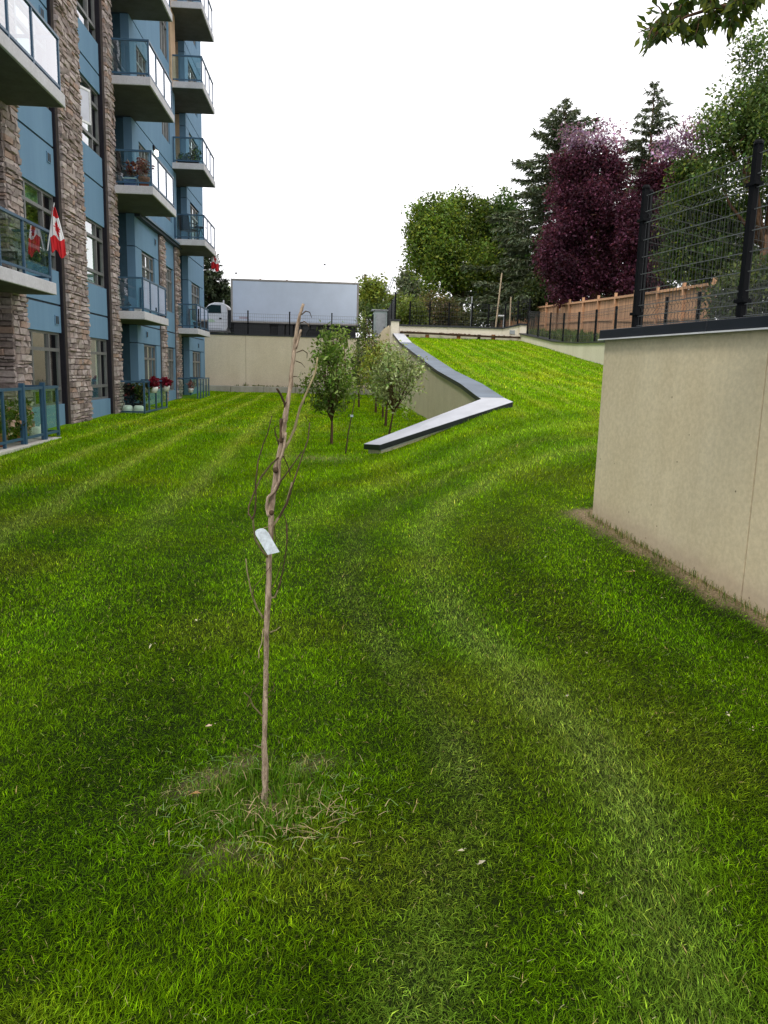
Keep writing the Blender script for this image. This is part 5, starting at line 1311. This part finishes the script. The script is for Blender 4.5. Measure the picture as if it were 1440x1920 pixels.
patio_chair('patio_chair', 'dark chair behind the glass of the nearest second floor balcony', -5.62, 14.05, LEV[1] - .001, 1.2, 'black_plastic', sc=.62)
lt = thing('lantern', 'small dark lantern on the floor of the middle second floor balcony', 'lantern', (-5.55, 22.45, LEV[1]))
MB().box(-5.62, -5.48, 22.38, 22.52, LEV[1] + .001, LEV[1] + .02).build('base', M['black'], lt); MB().box(-5.60, -5.50, 22.40, 22.50, LEV[1] + .021, LEV[1] + .16).build('glass_body', M['rail_glass'], lt)
MB().lathe((-5.55, 22.45, LEV[1] + .161), [(.075, 0), (.05, .04), (.015, .06), (.012, .10)], 8).build('hood', M['black'], lt)
bx = thing('storage_box', 'small white box on the middle second floor balcony', 'box', (-5.3, 22.4, LEV[1])); MB().box(-5.38, -5.22, 22.33, 22.5, LEV[1] + .001, LEV[1] + .07).build('box_body', M['white_pot'], bx, bevel=.01); MB().box(-5.385, -5.215, 22.325, 22.505, LEV[1] + .071, LEV[1] + .09).build('lid', M['white_pot'], bx)
# planter boxes with greenery, far fourth floor
z4 = LEV[3]
pl = thing('planter_box', 'trough of green plants along the rail of the far fourth floor balcony', 'planter', (-5.3, 31.0, z4))
MB().box(-5.75, -4.98, 30.92, 31.12, z4 + .001, z4 + .16).build('trough', M['black_plastic'], pl, bevel=.01)
crown(pl, [(-5.6, 31.0, z4 + .24, .16, .1, .1), (-5.35, 31.0, z4 + .26, .18, .1, .12), (-5.08, 31.0, z4 + .36, .15, .12, .24)], 500, .09, (.05, .09, .02), (.12, .16, .04), .2, 6, .06, .4, name='foliage')
dk = thing('plant_pot', 'dark round pot on the far third floor balcony floor near the rail', 'pot', (-5.5, 31.0, LEV[1])); 
MB().lathe((-5.2, 31.3, LEV[1]), [(.10, 0), (.14, .2), (.15, .26), (.12, .26), (.11, .2)], 14).build('pot_body', M['black_plastic'], dk, True)
dk['label'] = 'dark round pot on the far second floor balcony'
# near patio
gp = -1.335
for lab, x, y, bl in (('pink flowering shrub behind the middle panes of the nearest patio railing', -5.36, 12.95, [(0,0,.25,.30,.25), (.05,.3,.2,.25,.2), (0,-.3,.3,.25,.25)]),
                      ('pink flowering bush beside the gate of the nearest patio', -5.38, 13.85, [(0,0,.3,.28,.28), (.05,.2,.45,.18,.15), (0,-.2,.2,.2,.2)]),
                      ('leafy bush at the left end of the nearest patio', -5.38, 12.1, [(0,0,.3,.3,.25), (0,.25,.25,.25,.2)])):
    t = thing('flowering_bush', lab, 'bush', (x, y, gp), 'bushes on the nearest patio')
    MB().lathe((x, y, gp), [(.14, 0), (.18, .2), (.17, .22), (.14, .2)], 14).build('pot', M['terracotta'], t, True)
    bb = [(x + b[0], y + b[1], gp + .1 + b[2], b[3], b[3], b[4]) for b in bl]
    mb = MB()
    for q in bb: mb.tube([(x, y, gp + .15), (q[0], q[1], q[2])], [.012, .005], 5)
    mb.build('stem', M['twig'], t)
    crown(t, bb, 520, .08, (.05, .085, .022), (.13, .17, .04), .2, 6, .08, .4, name='foliage')
    if 'pink' in lab: crown(t, bb, 110, .075, (.60, .30, .28), (.72, .5, .42), .4, 4, .035, .9, mat='petal', name='blossom', aspect=.8)
wc = thing('watering_can', 'white watering can on the nearest patio by the end post', 'watering can', (-5.3, 14.6, gp))
MB().lathe((-5.32, 14.55, gp), [(.10, 0), (.11, .02), (.10, .18), (.07, .21)], 14).build('can_body', M['white_pot'], wc, True)
MB().tube([(-5.32, 14.64, gp + .04), (-5.32, 14.80, gp + .20), (-5.32, 14.84, gp + .22)], [.02, .012, .022], 8).build('spout', M['white_pot'], wc, True)
MB().tube([(-5.32, 14.46, gp + .05), (-5.32, 14.36, gp + .12), (-5.32, 14.42, gp + .22), (-5.32, 14.55, gp + .24)], .01, 6).build('handle', M['white_pot'], wc, True)
# middle patio
for lab, x, y, base, alt in (('dark leafy pot plant with red flowers in the middle patio by the stone pillar', -5.62, 22.75, (.05,.05,.03), (.3,.05,.05)), ('tall green pot plant near the corner post of the middle patio', -5.28, 22.55, (.06,.10,.02), (.2,.2,.04))):
    potted(lab, x, y, gp, .16, .3, 'black_plastic', [(0,0,.25,.2,.2), (.08,.05,.42,.17,.14), (-.1,.05,.4,.16,.14)], 420, .10, base, alt, .25)
for lab, x in (('white round planter on the middle patio nearer the stone pillar', -5.62), ('white round planter on the middle patio nearer the corner post', -5.32)):
    t = thing('round_planter', lab, 'planter', (x, 22.25, gp), 'white round planters'); MB().lathe((x, 22.25, gp), [(.06, 0), (.12, .05), (.15, .14), (.13, .23), (.09, .26), (.08, .24)], 18).build('bowl', M['white_pot'], t, True)
    MB().lathe((x, 22.25, gp + .24), [(.085, 0), (.04, .015)], 12).build('soil', M['soil'], t)
fc = thing('folding_chair', 'dark folding chair on the middle patio behind the white planters', 'chair', (-5.7, 22.5, gp))
for s_ in (-.2, .2): MB().bar((-5.75 + s_, 22.35, gp), (-5.75 + s_, 22.75, gp + .8), .025).build('leg', M['black'], fc); MB().bar((-5.75 + s_, 22.7, gp), (-5.75 + s_, 22.4, gp + .45), .025).build('leg', M['black'], fc)
MB().box(-5.96, -5.54, 22.38, 22.72, gp + .43, gp + .46).build('seat', M['black'], fc); MB().box(-5.96, -5.54, 22.66, 22.72, gp + .55, gp + .8).build('backrest', M['black'], fc)
for lab, y in (('red flower basket hung on the patio rail nearer the corner post', 22.75), ('red flower basket hung on the patio rail farther from the corner', 24.35)):
    t = thing('flower_basket', lab, 'flower basket', (-5.0, y, -.55), 'red flower baskets on the patio rail')
    MB().lathe((-5.0, y, -.74), [(.08, 0), (.11, .10), (.12, .17), (.09, .17)], 14).build('basket', M['white_pot'], t, True)
    MB().tube([(-5.02, y - .05, -.60), (-5.06, y, -.385), (-5.1, y + .02, -.385)], .008, 5).build('hook', M['black'], t)
    crown(t, [(-5.0, y, -.46, .15, .24, .12)], 420, .07, (.24, .008, .03), (.12, .006, .018), .4, 6, .05, .4, mat='petal', name='blossom', aspect=.8)
t = thing('flower_basket', 'small basket of pinkish flowers hung on the farthest patio rail', 'flower basket', (-5.25, 30.7, -.6))
MB().lathe((-5.35, 30.62, -.95), [(.07, 0), (.1, .1), (.11, .16)], 12).build('basket', M['white_pot'], t, True)
MB().tube([(-5.35, 30.62, -.8), (-5.35, 30.64, -.42)], .006, 5).build('hook', M['black'], t)
crown(t, [(-5.35, 30.62, -.72, .12, .1, .22)], 220, .07, (.35, .12, .12), (.5, .3, .3), .3, 5, .05, .4, mat='petal', name='blossom')

# ------------------------------------------------------------------ litter on the lawn
def fallen(label, x, y, s, col, group='pale fallen leaves on the lawn'):
    p = None
    for g in range(40):
        d = CAMR @ Vector(((x - 720) / FPX, -(y - 960) / FPX, -1.0)); z = -1.5 if p is None else float(ground(p.x, p.y)); p = d * (z / d.z)
    P = np.array([[p.x, p.y, p.z + .045], [p.x + s*.3, p.y + s*.2, p.z + .05], [p.x - s*.2, p.y + s*.3, p.z + .043]]); a = rng.normal(size=(3, 3)); a[:, 2] *= .25; a /= np.linalg.norm(a, axis=1)[:, None]
    V, F = leaf_quads(P, np.array([s, s*.5, s*.35]), 3, .55, a)
    tag(mesh_np('fallen_leaf', V, F, M['petal'], col=np.repeat(vary(col, 3, .1), 4, 0)), label, 'leaf', group)
fl_ = 'small pale dry leaf lying on the mown grass'
for x, y in ((1022,1055),(1093,1060),(930,1085),(1185,1080),(1243,1133),(1080,1098),(1398,1247),(1362,1355),(1060,1322),(1096,1238),(370,1178),(285,1222),(398,1378),(1090,1702),(895,1645),(870,1618),(1408,1385)):
    fallen(fl_, x, y, random.uniform(.018, .032), (.62, .54, .38))
fallen('tan curled leaf by the soil strip below the near wall', 1186, 1083, .07, (.5, .3, .17), None)
fallen('pale orange leaf in the straw ring left of the sapling', 356, 1510, .05, (.5, .25, .13), None)

# ------------------------------------------------------------------ grass
def in_walls(X, Y):
    leg_s = (X - LEG_P2[0]) * ld.x + (Y - LEG_P2[1]) * ld.y; leg_n = (X - LEG_P2[0]) * ln.x + (Y - LEG_P2[1]) * ln.y
    m = (leg_s > .0) & (leg_s < legL + .05) & (leg_n > .02) & (leg_n < .60)
    m |= (X > 2.68) & (X < 3.2) & (Y > 13.6)
    m |= right_of_wall(X, Y, -.01)
    m |= (X < FX + .2) | ((X < -4.97) & (((Y > 10.4) & (Y < 14.95)) | ((Y > 22.0) & (Y < 25.05)) | ((Y > 30.6) & (Y < 33.55))))
    m |= (X > 8.48) | ((Y > 36.05) & (X > 2.6)) | (Y > 37.33)
    return m
GV, GF, GC, goff = [], [], [], 0
def blades(n, y0, y1, xl, xr, h, w, seg, lean=.6):
    global goff
    span = y1 - y0; ya, yb = y0 - .0, y1 + .35 * span
    n = int(n * 1.35); Y = ya + (yb - ya) * rng.random(n)
    n_keep = rng.random(n) < np.clip((yb - Y) / (yb - y1) , 0, 1) * (1 if y0 < 2 else np.clip(.25 + (Y - y0) / (.35 * span), 0, 1)); Y = Y[n_keep]; n = len(Y); X = xl(Y) + (xr(Y) - xl(Y)) * rng.random(n)
    b = bare(X, Y); keep = ~in_walls(X, Y) & (rng.random(n) > b * .9); X, Y, b = X[keep], Y[keep], b[keep]; n = len(X)
    Z = ground(X, Y) - .004
    s, pale = mower(X, Y)
    # clumpy growth
    cl = vnoise(X, Y, 11, 21); hh = h * (.55 + .75 * rng.random(n)) * (.75 + .5 * cl)
    a = rng.random(n) * 2 * pi; ln_ = lean * (.35 + .9 * rng.random(n))
    dx = np.cos(a) * ln_ ; dy = np.sin(a) * ln_ + .38 * s
    d = np.stack([dx, dy, np.ones(n)], -1); d /= np.linalg.norm(d, axis=1)[:, None]
    side = np.stack([-np.sin(a), np.cos(a), .2 * rng.normal(size=n)], -1) * (w * (.6 + .7 * rng.random(n)))[:, None] * .5
    B = np.stack([X, Y, Z], -1); bend = np.stack([dx, dy, -.35 * ln_], -1) * (hh * .75)[:, None]
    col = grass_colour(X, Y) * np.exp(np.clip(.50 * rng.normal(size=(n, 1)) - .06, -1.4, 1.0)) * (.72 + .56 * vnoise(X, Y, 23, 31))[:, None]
    dry = rng.random(n) < (.012 + .22 * np.clip(b * 2, 0, 1)); col[dry] = np.array([.34, .31, .12]) * (.7 + .5 * rng.random((dry.sum(), 1)))
    yl = rng.random(n) < .12; col[yl] = col[yl] * np.array([1.9, 1.55, 1.6])
    if seg == 3:
        V = np.stack([B - side, B + side, B + d*hh[:, None]*.5 + side*.9, B + d*hh[:, None]*.5 - side*.9, B + d*hh[:, None] + bend], 1).reshape(-1, 3); k = 5
        i = np.arange(n)[:, None] * 5; F = np.concatenate([i + [0,1,2], i + [0,2,3], i + [3,2,4]], 0)
    elif seg == 2:
        V = np.stack([B - side, B + side, B + d*hh[:, None]*.6 + side*.8, B + d*hh[:, None] + bend], 1).reshape(-1, 3); k = 4
        i = np.arange(n)[:, None] * 4; F = np.concatenate([i + [0,1,2], i + [0,2,3]], 0)
    else:
        V = np.stack([B - side, B + side, B + d*hh[:, None] + bend*.7], 1).reshape(-1, 3); k = 3
        F = np.arange(3 * n).reshape(-1, 3)
    GV.append(V); GF.append(F + goff); GC.append(np.repeat(col, k, 0)); goff += len(V)
L1 = lambda Y: -.58 * Y - .55
R1 = lambda Y: np.minimum(.60 * Y + .55, 8.5)
cl_ = lambda Y: np.maximum(L1(Y), -6.0)
blades(30000, -.3, 1.40, lambda Y: -1.6 + 0*Y, lambda Y: 1.9 + 0*Y, .026, .0027, 3)
blades(265000, 1.30, 4.0, L1, R1, .025, .0026, 3, lean=.75)
blades(240000, 4.0, 8.0, L1, R1, .028, .0040, 3, lean=.60)
blades(170000, 8.0, 15.0, cl_, lambda Y: np.minimum(.60*Y + .5, 8.5), .050, .0105, 1)
blades(170000, 15.0, 37.4, cl_, lambda Y: np.minimum(.42*Y + .3, 8.5), .055, .021, 1)
# longer, unmown blades hugging the sapling, the walls and loose straw in the ring
def strays(n, fx, h, w, cols, flat=0.0):
    global goff
    X, Y = fx(n); keep = ~in_walls(X, Y); X, Y = X[keep], Y[keep]; n = len(X); Z = ground(X, Y)
    a = rng.random(n) * 2 * pi; hh = h * (.5 + .9 * rng.random(n))
    if flat: d = np.stack([np.cos(a), np.sin(a), .12 + .25 * rng.random(n)], -1); Z = Z + .02 + .02 * rng.random(n)
    else: d = np.stack([np.cos(a) * .5 * rng.random(n), np.sin(a) * .5 * rng.random(n), np.ones(n)], -1)
    d /= np.linalg.norm(d, axis=1)[:, None]
    side = np.stack([-np.sin(a), np.cos(a), 0*a], -1) * w * .5
    B = np.stack([X, Y, Z], -1); e = B + d * hh[:, None] + np.stack([np.cos(a), np.sin(a), -.8 + 0*a], -1) * (hh * .25)[:, None]
    V = np.stack([B - side, B + side, B + d*hh[:, None]*.6 + side*.8, B + d*hh[:, None]*.6 - side*.8, e], 1).reshape(-1, 3)
    i = np.arange(n)[:, None] * 5; F = np.concatenate([i + [0,1,2], i + [0,2,3], i + [3,2,4]], 0)
    c = np.array(cols)[rng.integers(0, len(cols), n)] * (.75 + .5 * rng.random((n, 1)))
    GV.append(V); GF.append(F + goff); GC.append(np.repeat(c, 5, 0)); goff += len(V)
def ring(n):
    a = rng.random(n) * 2 * pi; r = np.abs(rng.normal(.31, .08, n)); return SAP[0] + r * np.cos(a) * 1.05, SAP[1] + r * np.sin(a)
def inner_(n):
    a = rng.random(n) * 2 * pi; r = .25 * np.sqrt(rng.random(n)); return SAP[0] + r * np.cos(a), SAP[1] + r * np.sin(a)
def wallfoot(n):
    s_ = rng.random(n) * 4.2; o = np.abs(rng.normal(0, .05, n)) + .012
    return WALL_A[0] + back[0] * s_ - WALL_D[1] * o * 1.0, WALL_A[1] + back[1] * s_ + WALL_D[0] * o
strays(270, ring, .045, .0026, [(.19,.28,.09), (.18,.29,.10), (.13,.24,.05), (.32,.30,.14)], flat=1)
strays(1100, inner_, .065, .0038, [(.06,.16,.008), (.085,.18,.012), (.14,.21,.03)])
strays(110, lambda n: (SAP[0] + rng.normal(.12, .18, n), SAP[1] - .05 + rng.normal(-.06, .10, n)), .07, .003, [(.40,.30,.16), (.48,.38,.22)], flat=1)
strays(900, wallfoot, .07, .004, [(.07,.13,.02), (.10,.15,.03), (.3,.25,.12)])
strays(600, lambda n: (rng.normal(0, 1, n) * 1.4 + .3, 1.6 + 4.5 * rng.random(n)), .024, .0022, [(.26,.32,.12), (.24,.30,.08), (.36,.36,.18)], flat=1)
strays(350, lambda n: (1.2 + 1.6 * rng.random(n), 3.2 + 3.5 * rng.random(n)), .026, .0022, [(.28,.34,.15), (.26,.30,.10)], flat=1)
gr_ = mesh_np('grass', np.concatenate(GV), np.concatenate(GF), M['grass'], col=np.concatenate(GC).clip(.002, .9))
tag(gr_, 'short mown grass covering the lawn and the bank', 'grass', kind='stuff')
print('tris', sum(len(o.data.polygons) * 2 for o in scene.objects if o.type == 'MESH'), 'objects', len(scene.objects), 'stones', n_stone)
